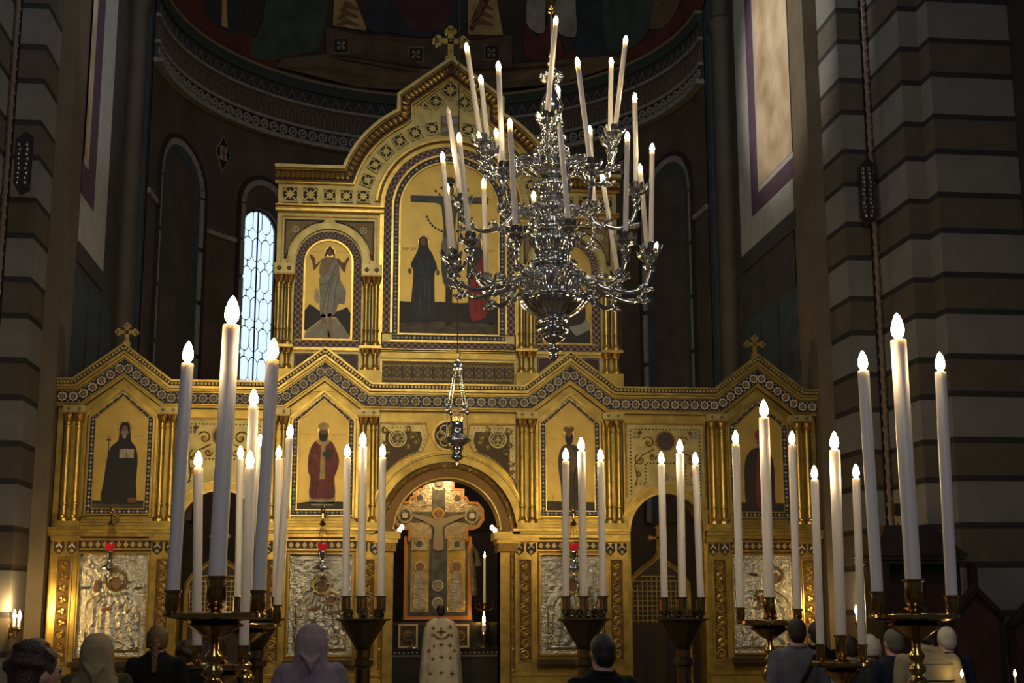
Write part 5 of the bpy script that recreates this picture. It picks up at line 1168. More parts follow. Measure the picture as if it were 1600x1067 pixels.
for y in (915, 942):
    a = cxy(684, y); m = MB(); m.ring(a[0], a[1], 6*u, 9*u, YC-.065, YC, 16); m.build('bust_halo', AGED, cr); m = MB(); m.disc(a[0], a[1], 5*u, YC-.07, YC, 12); m.build('bust', mat('pale_enamel', (.25, .20, .125), .4), cr)
m = MB(); m.tube([(*cxy(740, 930)[:1], YC, cxy(740, 930)[1]), (cxy(738, 890)[0], YC, cxy(738, 890)[1]), (cxy(734, 868)[0], YC, cxy(734, 868)[1]), (cxy(738, 852)[0], YC, cxy(738, 852)[1]), (cxy(744, 866)[0], YC, cxy(744, 866)[1]), (cxy(747, 884)[0], YC, cxy(747, 884)[1])], [.05, .05, .045, .04, .035, .05], 8); m.build('carved_volute', AGED, cr, True)
MB().box(CX-.5, CX+.5, YC+.05, YC+.3, FL+.48, zc2(960)).build('pedestal', WOOD, cr)
# altar table
ZA = at(700, 1013, 1.85).z; CFL = FL+.48
al = thing('altar_table', 'altar table under a dark brocade cloth with a dotted trim', 'table', (.1, 2.1, CFL))
MB().box(-.62, .84, 1.85, 2.5, CFL, ZA-.02).build('cloth', mat('dark_brocade', (.030, .030, .024), .6, var=.5, vs=18), al); MB().box(-.64, .86, 1.83, 2.52, ZA-.02, ZA).build('table_top', WOOD, al)
m = MB(); m.box(-.63, .85, 1.84, 1.852, ZA-.11, ZA-.085)
m.build('cloth_trim', mat('trim_grey', (.16, .15, .13), .5), al); m = MB()
for i in range(24): m.ell((-.58+i*.06, 1.842, ZA-.055), .012, 6, 4)
stuff(m.build('trim_beads', WHITEIN, al))
rt = thing('retable', 'low dark green marble retable standing along the back of the altar', 'retable', (.1, 2.4, ZA)); MB().box(-.62, .84, 2.32, 2.48, ZA, ZA+.30).build('slab', mat('dark_green_marble', (.02, .026, .02), .3, var=.5, vs=10), rt); MB().box(-.64, .86, 2.30, 2.50, ZA+.30, ZA+.34).build('moulding', BRONZE, rt)
def frame(px0, px1, py0, py1, Y, label):
    a, b = at(px0, py1, Y), at(px1, py0, Y); a.z = ZA+.002; o = thing('picture_frame', label, 'picture', (a.x, Y, a.z), 'framed icons on the altar')
    m = MB(); m.quadstrip([(a.x, a.z), (b.x, a.z), (b.x, b.z), (a.x, b.z)], [(a.x+.025, a.z+.025), (b.x-.025, a.z+.025), (b.x-.025, b.z-.025), (a.x+.025, b.z-.025)], Y-.02, Y+.02, True); m.build('frame', mat('cream_frame', (.55, .42, .28), .5), o)
    MB().box(a.x+.02, b.x-.02, Y-.005, Y+.01, a.z+.02, b.z-.02).build('picture', mat('dark_picture', (.09, .045, .02), .4, var=.5, vs=12), o)
    m = MB(); m.ring((a.x+b.x)/2, (a.z+b.z)/2, .05, .065, Y-.015, Y, 16); m.ring((a.x+b.x)/2, (a.z+b.z)/2+.01, .02, .03, Y-.015, Y, 12); m.build('gilt_oval', GOLD2, o); MB().box(a.x+.05, b.x-.05, Y+.02, Y+.08, a.z, a.z+.1).build('easel_back', WOOD, o)
frame(622, 653, 975, 1012, 2.15, 'small cream-framed icon on the left of the altar'); frame(705, 733, 975, 1012, 2.15, 'small cream-framed icon on the right of the altar')
p = at(643, 1012, 2.02); hc = at(643, 986, 2.02).z; o = thing('standing_cross', 'small silver standing cross on the altar', 'cross', (p.x, p.y, ZA))
m = MB(); m.lathe([(.05, ZA), (.045, ZA+.015), (.012, ZA+.03), (.01, ZA+.06)], (p.x, p.y, 0), 12); m.build('foot', SILVER, o); m = MB(); m.box(p.x-.012, p.x+.012, p.y-.008, p.y+.008, ZA+.05, hc); m.box(p.x-.06, p.x+.06, p.y-.008, p.y+.008, hc-.085, hc-.06); m.build('cross', SILVER, o)
# candelabrum on the altar
p = at(757, 1012, 2.14); Zc = lambda y: at(757, y, 2.2).z; uc = 19.2/FPX
o = thing('altar_candelabrum', 'branched brass candelabrum with one tall lit taper on the altar', 'candelabrum', (p.x, p.y, ZA))
m = MB(); m.lathe([(.11, ZA), (.11, ZA+.02), (.05, ZA+.05), (.035, Zc(1000)), (.055, Zc(994)), (.03, Zc(985)), (.06, Zc(978)), (.025, Zc(972)), (.02, Zc(950)), (.07, Zc(946)), (.075, Zc(942)), (.02, Zc(941))], (p.x, p.y, 0), 16); m.build('stem', BRASS, o, True)
m = MB(); m.lathe([(.019, Zc(941)), (.017, Zc(873)), (.006, Zc(870))], (p.x, p.y, 0), 12); m.build('taper', WAX, o, True); m = MB(); m.lathe([(.006, Zc(872)), (.014, Zc(869)), (.002, Zc(862))], (p.x, p.y, 0), 8); m.build('flame', FLAME, o, 'all')
for s in (-1, 1):
    m = MB(); m.tube(smoothpoly([(p.x, p.y, Zc(955)), (p.x+s*.06, p.y, Zc(953)), (p.x+s*.115, p.y, Zc(950)), (p.x+s*.12, p.y, Zc(943))], 4, False), .010, 6); m.lathe([(.03, Zc(944)), (.032, Zc(942)), (.01, Zc(942))], (p.x+s*.12, p.y, 0), 10); m.lathe([(.011, Zc(942)), (.011, Zc(937))], (p.x+s*.12, p.y, 0), 8); m.build('branch', BRASS, o, True)
m = MB(); m.lathe([(.03, 0), (.028, .09), (.008, .10)], (p.x-.02, p.y-.12, Zc(986)), 12); m.build('short_candle', WAX, o, True); m = MB(); m.lathe([(.008, Zc(975)), (.022, Zc(969)), (.015, Zc(963)), (.002, Zc(955))], (p.x-.02, p.y-.12, 0), 8); m.build('flame', FLAME, o, 'all')
m = MB(); m.lathe([(.05, ZA), (.02, ZA+.03), (.02, ZA+.10), (.045, Zc(990)), (.02, Zc(986)), (.03, Zc(979)), (.02, Zc(976))], (p.x-.02, p.y-.12, 0), 12); m.build('short_holder', BRASS, o, True)
# small lamps on the imposts of the central arch
for s, lb in ((-1, 'cluster of small lit bulbs on the left impost of the central arch'), (1, 'cluster of small lit bulbs on the right impost of the central arch')):
    x = s*.64; o = thing('impost_lamp', lb, 'lamp', (x, .1, 2.54), 'lamps on the door imposts')
    MB().box(x-.06, x+.06, -.04, .12, 2.54, 2.57).build('lamp_base', BRONZE, o); m = MB(); m.tube([(x+s*.02, .0, 2.56), (x, -.05, 2.60), (x-s*.05, -.06, 2.59)], .010, 6); m.build('lamp_arm', BRONZE, o, True)
    for k in range(2): m = MB(); m.ell((x-s*(.05+.03*k), -.06+.05*k, 2.56+.035*k), (.024, .024, .032), 10, 8); m.build('bulb', mat('white_bulb', (1, 1, .95), .3, emit=(1, .85, .6), es=40), o, 'all')
light('sanctuary_lamp', 'POINT', (.15, 1.35, 3.7), 75, (1, .70, .34), None, .08)
# gates in the side doorways
for s, lb in ((-1, 'gilded lattice gate with pointed top in the left side doorway'), (1, 'gilded lattice gate with pointed top in the right side doorway')):
    c = s*2.78-.03; o = thing('sanctuary_gate', lb, 'gate', (c, .42, CFL), 'lattice gates of the side doors'); Yg = .42
    prof = [(-.40, CFL), (-.40, 1.78), (-.39, 1.92), (-.33, 2.02), (-.22, 2.12), (-.10, 2.20), (-.04, 2.26), (0, 2.36)]; out = [(c+a_, b_) for a_, b_ in prof]+[(c-a_, b_) for a_, b_ in prof[::-1][1:]]
    MB().prism(out, Yg, Yg+.04).build('gate_panel', mat('gate_brown', (.045, .026, .010), .5, .3), o)
    m = MB(); m.strip(out, -.045, 0, Yg-.03, Yg+.05); m.build('gate_frame', BRONZEGOLD, o); m = MB()
    m.tube([(a_, Yg-.04, b_) for a_, b_ in out], .016, 6); m.build('gate_moulding', GOLD2, o, True); m = MB()
    for i in range(12):
        x = c-.34+i*.062; zt_ = 2.0-.55*max(0, abs(x-c)-.1); m.box(x-.005, x+.005, Yg-.018, Yg, 1.42, zt_)
    for i in range(10):
        z = 1.45+i*.062; wz = .34 if z < 1.95 else .34-(z-1.95)*2.0; m.box(c-wz, c+wz, Yg-.016, Yg, z-.005, z+.005)
    stuff(m.build('lattice', GOLD, o)); MB().box(c-.2, c-.08, Yg-.01, Yg, .6, 1.32).build('lower_panel', BLACKIN, o); MB().box(c+.08, c+.2, Yg-.01, Yg, .6, 1.32).build('lower_panel', BLACKIN, o)
    m = MB(); m.box(c-.016, c+.016, Yg-.01, Yg+.03, 2.34, 2.62); m.box(c-.09, c+.09, Yg-.01, Yg+.03, 2.48, 2.515)
    for a_, b_ in ((-.10, 2.4975), (.10, 2.4975), (0, 2.63)): m.prism([(c+a_-.035, b_), (c+a_, b_+.035), (c+a_+.035, b_), (c+a_, b_-.035)], Yg-.012, Yg+.032)
    m.build('gate_cross', BRONZEGOLD, o)

# ================================================================== SCONCES, STALLS AND WALL FITTINGS
def flame_at(p, par, s=1.0):
    m = MB(); m.lathe([(.006*s, 0), (.016*s, .018*s), (.018*s, .034*s), (.011*s, .060*s), (.002*s, .085*s)], p, 10); m.build('flame', FLAME, par, 'all', p)
def sconce(label, wall, tip, n, spread, watt, ctape=.016, candle_h=.11):
    o = thing('wall_sconce', label, 'sconce', wall, 'candle sconces on the piers'); w0, t0 = V(wall), V(tip)
    m = MB(); m.ell(w0, (.03, .05, .09), 10, 8); m.build('wall_plate', BRASS, o, True)
    for k in range(n):
        q = t0+V((spread*(k-(n-1)/2), .02*k, -.01*k)); base = q-V((0, 0, candle_h))
        m = MB(); m.tube(smoothpoly([w0, w0.lerp(base, .4)-V((0, 0, .07)), w0.lerp(base, .8)-V((0, 0, .08)), base-V((0, 0, .01))], 5, False), .011, 7); m.lathe([(.012, -.03), (.045, -.012), (.05, 0), (.03, .002), (.026, .02), (.018, .022)], base, 14); m.build('sconce_arm', BRASS, o, True)
        m = MB(); m.lathe([(ctape, 0), (ctape, candle_h-.012), (.004, candle_h-.004)], base, 12); m.build('candle', WAX, o, True); flame_at(q-V((0, 0, .008)), o, 1.25)
    l = light('sconce_light', 'POINT', t0+V((0, -.03, .10)), watt, (1, .66, .26), None, .05); place(l, o, Matrix.Translation(t0+V((0, -.03, .10))))
    return o
pl = atX(26, 966, -4.87); sconce('brass sconce with two lit candles on the left pier', (-4.965, pl.y+.12, pl.z-.14), pl, 2, .05, 34)
pr = atX(1338, 958, 4.86); sconce('brass sconce with one lit candle on the right pier', (4.965, pr.y+.10, pr.z-.14), pr, 1, .04, 18, .010)
# dark wooden pulpit with canopy
YW = -3.0
def wpx(px, py, Y=YW): a = at(px, py, Y); return a.x, a.z
o = thing('wooden_pulpit', 'dark wooden pulpit with a sloping canopy against the right pier', 'pulpit', (wpx(1420, 1000)[0], YW, FL))
x0, x1 = wpx(1352, 900)[0], wpx(1498, 900)[0]; zt, zb = wpx(1400, 822)[1], wpx(1400, 866)[1]
m = MB(); a0, a1 = x0+.16, x1-.34
m.add([(x0-.03, YW-.45, zb), (x1-.12, YW-.45, zb), (x1-.12, YW+.25, zb), (x0-.03, YW+.25, zb), (a0, YW-.2, zt), (a1, YW-.2, zt), (a1, YW+.2, zt), (a0, YW+.2, zt)], [(0, 1, 2, 3), (4, 5, 6, 7), (0, 1, 5, 4), (1, 2, 6, 5), (2, 3, 7, 6), (3, 0, 4, 7)]); m.build('canopy', WOOD, o)
for k in range(3): MB().box(x0-.05+.02*k, x1-.10-.02*k, YW-.47+.02*k, YW+.25, zb-.03-.04*k, zb-.04*k).build('cornice', WOOD, o)
MB().box(x0+.10, x1-.05, YW-.15, YW+.3, FL, zb-.1).build('body', WOOD, o)
for k in range(2): MB().box(x0+.16+.42*k, x0+.50+.42*k, YW-.165, YW-.1, .7, 1.85).build('panel', WOODR, o)
for k in range(2): MB().box(x0+.02+k*.94, x0+.10+k*.94, YW-.42, YW-.34, FL, zb-.1).build('post', WOOD, o)
MB().box(x0+.02, x0+1.04, YW-.44, YW-.34, .95, 1.05).build('rail', WOOD, o)
m = MB(); m.loft([(x0+.02, YW-.3, zb-.10, .05, .14), (x0+.03, YW-.3, zb-.30, .06, .13), (x0+.05, YW-.3, zb-.42, .03, .08)], 14); m.build('drape', mat('maroon_drape', (.05, .012, .015), .8), o, True)
# gabled choir stalls
for k, (pc, lb) in enumerate(((1522, 'dark wooden stall with a gabled back beside the pulpit'), (1616, 'dark wooden stall with a gabled back cut by the right picture edge'))):
    Ys = -4.2; xc, za = wpx(pc, 914+14*k, Ys); hw = .285; o = thing('choir_stall', lb, 'stall', (xc, Ys, FL), 'gabled wooden stalls')
    zs_ = za-.29
    g = [(xc-hw, FL), (xc-hw, zs_), (xc, za), (xc+hw, zs_), (xc+hw, FL)]
    MB().prism(g, Ys, Ys+.06).build('back', WOOD, o); m = MB(); m.strip(g[1:4], -.05, .0, Ys-.05, Ys+.08); m.build('gable_moulding', WOOD, o)
    MB().prism([(xc-hw+.07, FL+.5), (xc-hw+.07, zs_-.05), (xc, za-.16), (xc+hw-.07, zs_-.05), (xc+hw-.07, FL+.5)], Ys-.012, Ys+.01).build('panel', WOODR, o)
    MB().box(xc-hw+.02, xc+hw-.02, Ys-.42, Ys, FL+.42, FL+.47).build('seat', WOOD, o)
    for s in (-1, 1): MB().box(xc+s*hw-.02, xc+s*hw+.02, Ys-.45, Ys+.06, FL, FL+.9).build('side', WOOD, o)
# thin tapers burning in front of the stalls
for k, (px, lb) in enumerate(((1503, 'thin lit taper in front of the nearer stall'), (1586, 'thin lit taper near the right picture edge'))):
    q = at(px, 1055, -7.4); o = thing('votive_taper', lb, 'taper', (q.x, q.y, FL), 'thin tapers at the right')
    m = MB(); m.lathe([(.10, FL), (.10, FL+.02), (.02, FL+.05), (.015, q.z-.16), (.04, q.z-.15), (.04, q.z-.14), (.010, q.z-.135)], (q.x, q.y, 0), 14); m.build('taper_stand', BRASS, o, True); m = MB(); m.lathe([(.007, q.z-.16), (.007, q.z-.005)], (q.x, q.y, 0), 8); m.build('wax_taper', WAX, o); flame_at((q.x, q.y, q.z-.008), o, .6)
# small loudspeaker on the right pier
q = at(1400, 800, -2.15); o = thing('loudspeaker', 'small black loudspeaker clamped to the right pier above the pulpit', 'loudspeaker', (q.x, q.y, q.z), None)
m = MB(); m.box(q.x-.05, q.x+.03, q.y-.10, q.y+.02, q.z-.05, q.z+.09); m.build('case', mat('black_plastic', (.012, .012, .012), .5), o); MB().box(q.x+.03, q.x+.042, q.y-.10, q.y+.0, q.z-.03, q.z+.09).build('grille', mat('pale_grille', (.5, .5, .48), .5), o); m = MB(); m.tube([(q.x, q.y, q.z-.05), (q.x+.01, q.y, q.z-.13)], .008, 6); m.ell((q.x+.01, q.y-.01, q.z-.13), .016, 8, 6); m.build('bracket', SILVER, o)
# plaques of silver votive offerings hanging on the piers
for (px, y0, y1, X, Y, lb) in ((1357, 248, 345, None, -1.12, 'dark plaque of silver votive ornaments on the right pier'), (33, 205, 295, None, -2.06, 'dark plaque of silver votive ornaments on the left pier')):
    a, b = at(px, y1, Y), at(px, y0, Y); o = thing('votive_plaque', lb, 'plaque', (a.x, Y, a.z), 'votive plaques'); w_ = .085; zm = a.z; zt = b.z
    MB().prism([(a.x-w_*.2, zm-.06), (a.x-w_, zm+.06), (a.x-w_, zt-.10), (a.x+w_*.3, zt), (a.x+w_, zt-.06), (a.x+w_, zm)], Y-.03, Y+.06).build('board', BLACKIN, o); rnd = random.Random(px); m = MB()
    n = int((zt-zm-.15)/.055)
    for i in range(n):
        for s in (-1, 1):
            z = zm+.06+i*.055; x = a.x+s*w_*.5+rnd.uniform(-.01, .01); m.ell((x, Y-.035, z), (.016, .014, .020), 7, 5); m.tube([(x-.025, Y-.035, z-.012), (x-.025, Y-.035, z+.025), (x+.02, Y-.035, z+.025)], .004, 4)
    stuff(m.build('silver_offerings', mat('tarnished_silver', (.40, .38, .34), .3, .9), o))
# ================================================================== PEOPLE
def cloth(n, c, v=.25, r=.85): return mat('cloth_'+n, c, r, var=v, vs=9, bump=.08, bs=60, spec=.15)
def remesh(o, vox, it=4):
    r = o.modifiers.new('remesh', 'REMESH'); r.mode = 'VOXEL'; r.voxel_size = vox; r.use_smooth_shade = True
    s = o.modifiers.new('smooth', 'SMOOTH'); s.iterations = it; s.factor = .5
    return o
def limb(m, pts, rads, seg=10): m.tube(smoothpoly([tuple(p) for p in pts], 4, False), [rads[min(int(i/4), len(rads)-2)]*(1-(i % 4)/4)+rads[min(int(i/4)+1, len(rads)-1)]*((i % 4)/4) for i in range((len(pts)-1)*4+1)], seg); m.ell(pts[0], rads[0], 10, 6); m.ell(pts[-1], rads[-1], 10, 6)
TORSO = [(.90, .160, .112), (1.0, .150, .106), (1.10, .150, .108), (1.26, .170, .122), (1.37, .186, .120), (1.445, .184, .104), (1.490, .142, .088), (1.528, .086, .076)]
ARM = lambda s: [(s*.190, 0, 1.435), (s*.228, -.015, 1.29), (s*.245, -.02, 1.13), (s*.235, .05, 1.00), (s*.20, .14, .92)]
def person(label, px, topy, Y, skin=SKIN, hair=None, style='short', top=None, bottom=None, yaw=0., bow=0., floor=FL, scarf=None, robe=None, wide=1.0, ht=None, extra=None, lean=0.):
    P = at(px, topy, Y); h = (ht or (P.z-floor)/1.765); s = h
    o = thing('person', label, 'person', (P.x, Y, floor)); Mx = Matrix.Translation((P.x, Y, floor)) @ Matrix.Rotation(yaw, 4, 'Z') @ Matrix.Scale(s, 4)
    def fin(m, name, mt, par, vox=.013, it=4):
        out = []
        for p in m.v:
            q = V(p); q.x *= (wide if q.z < 1.46 else 1.0)
            if bow and q.z > 1.50:
                k = min(1, (q.z-1.50)/.10)*bow; d = q-V((0, 0, 1.52)); d = Matrix.Rotation(-k, 3, 'X') @ d; q = V((0, 0, 1.52))+d
            if lean: q.y += lean*max(0, q.z-.9)
            out.append(tuple(Mx @ q))
        m.v = out; b = m.build(name, mt, par, 'all', (P.x, Y, floor)); return remesh(b, vox*s, it) if vox else b
    m = MB()                                                      # body: one surface
    m.ell((0, 0, 1.65), (.073, .090, .102), 20, 14); m.ell((0, .022, 1.585), (.055, .066, .062), 14, 10)
    m.tube([(0, -.012, 1.42), (0, -.010, 1.50), (0, -.004, 1.60)], [.072, .062, .060], 14); m.ell((0, -.02, 1.485), (.125, .062, .045), 14, 8)
    m.tube([(0, .085, 1.665), (0, .106, 1.635), (0, .088, 1.622)], [.010, .016, .012], 8)
    for q in (-1, 1): m.ell((q*.074, -.004, 1.64), (.010, .020, .030), 8, 8)
    m.ell((0, .083, 1.592), (.026, .012, .008), 10, 6)
    m.loft([(0, 0, z, rx*.93, ry*.92) for z, rx, ry in TORSO], 22)
    for q in (-1, 1):
        a = ARM(q); limb(m, a, [.050, .042, .036, .032, .026])
        w = V(a[-1]); d = V((-q*.25, .9, -.25)).normalized(); sd = V((q, .28, 0)).normalized()
        m.ell(w+d*.05, (.038, .048, .018), 12, 8)
        for f, (off, ln) in enumerate(((-.028, .066), (-.010, .076), (.009, .072), (.026, .056))):
            b0 = w+d*.085+sd*off; m.tube([b0, b0+d*ln*.5+V((0, 0, -.010)), b0+d*ln+V((0, 0, -.032))], [.0088, .0084, .007], 7)
        b0 = w+d*.03-sd*.034; m.tube([b0, b0+d*.03-sd*.022, b0+d*.062-sd*.020], [.011, .010, .008], 7)
        limb(m, [(q*.085, 0, .90), (q*.095, .012, .68), (q*.10, .012, .47), (q*.10, -.012, .27), (q*.10, -.02, .08)], [.082, .072, .052, .046, .034])
        m.tube([(q*.10, -.05, .035), (q*.105, .06, .035), (q*.115, .15, .022)], [.034, .036, .022], 10)
    fin(m, 'body', skin, o, .0095, 3)
    m = MB()
    for q in (-1, 1): m.ell((q*.030, .079, 1.655), (.012, .008, .008), 8, 6)
    fin(m, 'eyes', mat('eye_dark', (.03, .02, .015), .3), o, 0)
    m = MB()
    for q in (-1, 1): m.tube([(q*.10, -.055, .035), (q*.105, .06, .038), (q*.115, .16, .028)], [.042, .045, .034], 12); m.tube([(q*.10, -.03, .03), (q*.10, -.02, .11)], .044, 10)
    fin(m, 'shoes', mat('shoe_leather', (.015, .012, .010), .4), o)
    if robe is None:
        m = MB(); m.loft([(0, 0, 1.06, .148, .106), (0, 0, .98, .160, .114), (0, 0, .88, .168, .120), (0, 0, .82, .160, .114)], 22)
        for q in (-1, 1): limb(m, [(q*.085, 0, .90), (q*.098, .012, .68), (q*.102, .012, .47), (q*.102, -.005, .27), (q*.102, -.015, .11)], [.092, .084, .068, .062, .056])
        fin(m, 'trousers', bottom or cloth('dark_trousers', (.018, .018, .022)), o)
        m = MB(); m.loft([(0, 0, z, rx*1.06, ry*1.08) for z, rx, ry in TORSO], 26)
        for q in (-1, 1): limb(m, ARM(q)[:4]+[(q*.21, .115, .945)], [.066, .056, .050, .044, .040]); m.ell((q*.182, 0, 1.425), (.075, .075, .062), 12, 8)
        m.ell((0, -.035, 1.39), (.155, .075, .11), 14, 8); m.ell((0, -.02, 1.50), (.115, .072, .045), 14, 8)
        sh = fin(m, 'shirt', top, o)
        m = MB(); m.tube([(.074*cos(i*pi/8), -.010+.074*sin(i*pi/8), 1.530+.010*sin(i*pi/8)) for i in range(16)], .014, 8, True); fin(m, 'collar', top, sh, 0)
    else:
        m = MB(); vs = []; rg = [(1.535, .080, .080), (1.515, .145, .100), (1.46, .222, .122), (1.36, .268, .140), (1.15, .300, .170), (.9, .320, .215), (.5, .345, .255), (.10, .365, .280)]
        seg = 72
        for k, (z, rx, ry) in enumerate(rg):
            for i in range(seg):
                a = 2*pi*i/seg; am = .018*k/len(rg); f = 1+am*2*sin(9*a+k*.2)+am*sin(17*a+1); vs.append((rx*f*cos(a), ry*f*sin(a), z))
        m.add(vs, [(k*seg+i, k*seg+(i+1) % seg, (k+1)*seg+(i+1) % seg, (k+1)*seg+i) for k in range(len(rg)-1) for i in range(seg)]+[list(range(seg))])
        sh = fin(m, 'robe', robe, o, 0)
        gm = mat('gold_embroidery', (.26, .15, .045), .5, .3)
        def emb(x, z, sz):
            k = max(0, min(len(rg)-2, next((j for j in range(len(rg)-1) if rg[j+1][0] <= z), 0))); t = (rg[k][0]-z)/(rg[k][0]-rg[k+1][0]); rx = rg[k][1]+(rg[k+1][1]-rg[k][1])*t; ry = rg[k][2]+(rg[k+1][2]-rg[k][2])*t
            a = math.acos(max(-1, min(1, x/rx))); y = -ry*sin(a)-.012; rot = RZ(math.atan2(x, -y)*.8) ; e = MB(); t_ = sz*.28
            e.box(-t_, t_, -.004, .014, -sz, sz); e.box(-sz, sz, -.004, .014, -t_, t_)
            for q1, q2 in ((0, 1), (0, -1), (1, 0), (-1, 0)): e.disc(q1*sz, q2*sz, sz*.34, -.005, .014, 8)
            e.v = [tuple(rot @ V(p_)+V((x, y, z))) for p_ in e.v]; fin(e, 'embroidered_cross', gm, sh, 0)
        emb(0, 1.30, .055)
        for k in range(9): a = radians(200+k*17.5); emb(.13*cos(a), 1.29+.13*sin(a)*.85, .018)
        for x, z, s_ in ((-.13, 1.36, .026), (.15, 1.38, .026), (-.15, 1.24, .02), (.17, 1.24, .024), (0, 1.08, .028), (-.12, 1.06, .028), (.14, 1.07, .026), (-.20, .98, .026), (0, .88, .028), (.15, .86, .026), (-.14, .84, .026), (.22, .98, .024), (0, .62, .03), (-.18, .6, .03), (.18, .6, .03)): emb(x, z, s_)
    if hair and not scarf:
        m = MB(); hr = random.Random(px)
        m.ell((0, -.016, 1.672), (.083, .094, .098), 20, 12); m.ell((0, -.045, 1.63), (.075, .062, .085), 16, 10)
        if style == 'curly':
            for i in range(46): a, b = hr.uniform(0, 2*pi), hr.uniform(-.3, 1.3); m.ell((.085*cos(a)*cos(b), -.03+.085*sin(a)*cos(b), 1.67+.095*sin(b)), .034, 8, 6)
        if style in ('pony', 'bob'):
            for i in range(14): a = pi+pi*i/13; m.tube([(.075*cos(a), .085*sin(a)-.012, 1.70), (.082*cos(a), .092*sin(a)-.012, 1.64), (.070*cos(a), .085*sin(a)-.012, 1.57)], .018, 6)
        if style == 'bob':
            for q in (-1, 1): m.tube([(q*.07, -.01, 1.72), (q*.086, -.01, 1.64), (q*.080, -.01, 1.55)], [.03, .032, .026], 8)
        if style == 'full':
            for i in range(40): a, b = hr.uniform(0, 2*pi), hr.uniform(-.1, 1.4); m.ell((.078*cos(a)*cos(b), -.025+.082*sin(a)*cos(b), 1.675+.092*sin(b)), (.026, .026, .020), 7, 5)
        hb = fin(m, 'hair', hair, o, .010, 2)
        if style == 'pony':
            m = MB()
            for k in range(3): m.tube([(.012*sin(i*.9+k*2.09), -.115-.010*cos(i*.9+k*2.09)-.002*i, 1.61-.020*i) for i in range(13)], [.024-.001*i for i in range(13)], 8)
            m.ell((0, -.112, 1.625), (.034, .03, .03), 10, 8); fin(m, 'ponytail', hair, hb, 0); m = MB(); m.tube([(.03*cos(i*pi/6), -.118+.012*sin(i*pi/6), 1.60+.012*sin(i*pi/6)) for i in range(12)], .008, 6, True); fin(m, 'hair_tie', cloth('hair_tie', (.35, .33, .32)), hb, 0)
    if scarf:
        rg = [(1.785, .020, .020, -.035), (1.775, .062, .060, -.034), (1.745, .096, .092, -.036), (1.69, .116, .110, -.044), (1.62, .124, .114, -.050), (1.55, .124, .114, -.050), (1.49, .134, .116, -.042), (1.445, .168, .124, -.026), (1.40, .210, .134, -.012), (1.33, .228, .146, 0), (1.22, .235, .152, 0)]
        m = MB(); seg = 64; vs = []
        for k, (z, rx, ry, cy) in enumerate(rg):
            for i in range(seg):
                a = 2*pi*i/seg; f = 1+.05*MN.noise(V((3*cos(a), 3*sin(a), z*9+px)))*(1 if k > 1 else 0)+(.03*sin(11*a+k*.6) if k > 5 else 0); vs.append((rx*f*cos(a), cy+ry*f*sin(a), z+(.012*sin(2*a+1) if k > 6 else 0)))
        m.add(vs, [(k*seg+i, k*seg+(i+1) % seg, (k+1)*seg+(i+1) % seg, (k+1)*seg+i) for k in range(len(rg)-1) for i in range(seg)]+[list(range(seg)), list(range((len(rg)-1)*seg, len(rg)*seg))])
        for k in range(5): m.tube([(-.09+.02*k, -.160-.012*(k % 2), 1.58-.02*k), (0, -.172, 1.50-.018*k), (.09-.015*k, -.158, 1.565-.02*k)], [.006, .012, .006], 6)
        fin(m, 'headscarf', scarf, o, .011, 3)
    if extra: extra(fin, o, sh)
    return o
BLK = cloth('black', (.010, .010, .012)); NAVY = cloth('navy', (.018, .024, .045)); DKH = mat('hair_dark', (.014, .010, .008), .55, bump=.4, bs=120); BRH = mat('hair_brown', (.045, .022, .012), .5, bump=.5, bs=120); GRH = mat('hair_grey', (.11, .10, .09), .55, bump=.4, bs=120); WHH = mat('hair_white', (.50, .47, .42), .6, bump=.4, bs=120); BLH = mat('hair_fair', (.10, .055, .025), .5, bump=.5, bs=120)
person('man with thick dark brown hair nearest the camera at the lower left corner', 60, 1003, -11.8, hair=BRH, style='full', top=cloth('brown', (.05, .03, .02)), yaw=-.9, wide=1.0)
person('woman in a beige headscarf below the leftmost silver icon', 155, 993, -7.5, top=cloth('olive', (.06, .055, .03)), scarf=cloth('beige', (.30, .24, .14)))
person('woman with a fair braided ponytail and black top', 247, 976, -5.6, hair=BLH, style='pony', top=BLK)
person('person with curly dark hair behind the ponytailed woman', 292, 1002, -4.9, hair=BRH, style='curly', top=BLK)
person('woman in a lavender headscarf and shawl before the mother and child icon', 487, 978, -7.0, top=cloth('lavender', (.22, .18, .23)), scarf=cloth('lavender_scarf', (.25, .205, .255)), wide=1.08)
person('priest in a white robe embroidered with gold crosses facing the altar', 689, 944, 1.2, hair=DKH, robe=cloth('white_vestment', (.62, .57, .46)), floor=CFL, wide=1.06)
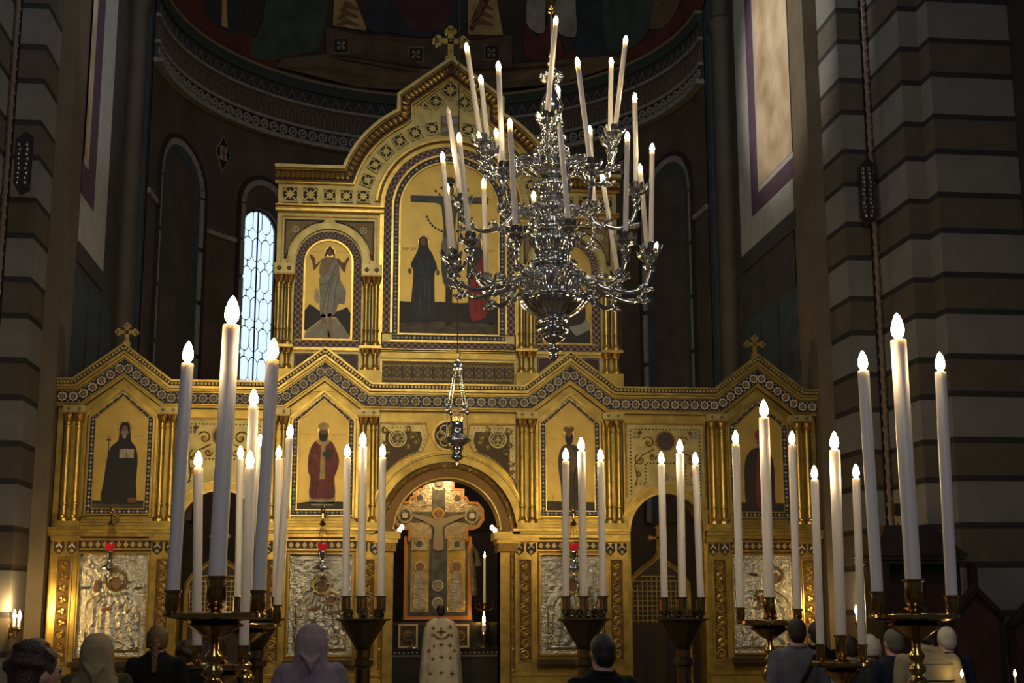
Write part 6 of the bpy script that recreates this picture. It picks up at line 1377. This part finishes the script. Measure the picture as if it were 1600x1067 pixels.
person('person with short dark hair and black shirt right of the central doorway', 940, 990, -8.8, hair=DKH, top=BLK, yaw=.3)
def strap(fin, o, sh):
    m = MB(); pts = [(.155, -.02, 1.45), (.115, -.105, 1.43), (.06, -.150, 1.34), (-.02, -.158, 1.22), (-.10, -.140, 1.10), (-.17, -.07, 1.0)]
    m.tube(smoothpoly(pts, 4, False), .017, 6); fin(m, 'bag_strap', BLK, o, 0)
    m = MB(); m.box(-.25, -.16, -.10, .05, .80, 1.0); fin(m, 'shoulder_bag', BLK, o, 0)
person('man in a blue-grey shirt with a black strap across his back', 1243, 966, -5.7, hair=DKH, top=cloth('blue_grey', (.115, .125, .165)), extra=strap)
person('dark-haired person in black behind the man in blue', 1274, 972, -4.3, hair=DKH, top=BLK)
person('woman with white bobbed hair behind the low right candle stand', 1357, 991, -5.9, hair=WHH, style='bob', top=cloth('dark_grey', (.04, .04, .045)))
person('dark-haired woman between candles left of the white-haired woman', 1326, 993, -4.9, hair=DKH, style='bob', top=cloth('white_blouse', (.35, .34, .32)))
person('man with dark grey hair and navy jersey by the pulpit', 1394, 982, -6.4, hair=GRH, top=NAVY, yaw=.25)
def stripes(fin, o, sh):
    for z, rr in ((1.42, .003), (1.30, .007), (1.16, .005)):
        k = next(j for j in range(len(TORSO)-1) if TORSO[j+1][0] >= z); a, b = TORSO[k], TORSO[k+1]; t = (z-a[0])/(b[0]-a[0]); rx, ry = a[1]+(b[1]-a[1])*t, a[2]+(b[2]-a[2])*t
        m = MB(); m.tube([(rx*1.09*cos(i*pi/24), ry*(1.10+.30*max(0, -sin(i*pi/24))*(1 if z > 1.27 else .25))*sin(i*pi/24), z) for i in range(48)], rr, 5, True); fin(m, 'stripe', mat('stripe_black', (.012, .012, .012), .8), sh, 0)
person('man in a cream shirt with thin black stripes behind the large right stand', 1445, 964, -7.2, hair=DKH, top=cloth('cream', (.42, .38, .24), .12), bow=.5, wide=1.0, extra=stripes)
person('white-haired man in a dark navy jacket at the far right', 1477, 979, -5.7, hair=WHH, top=NAVY, yaw=.2)
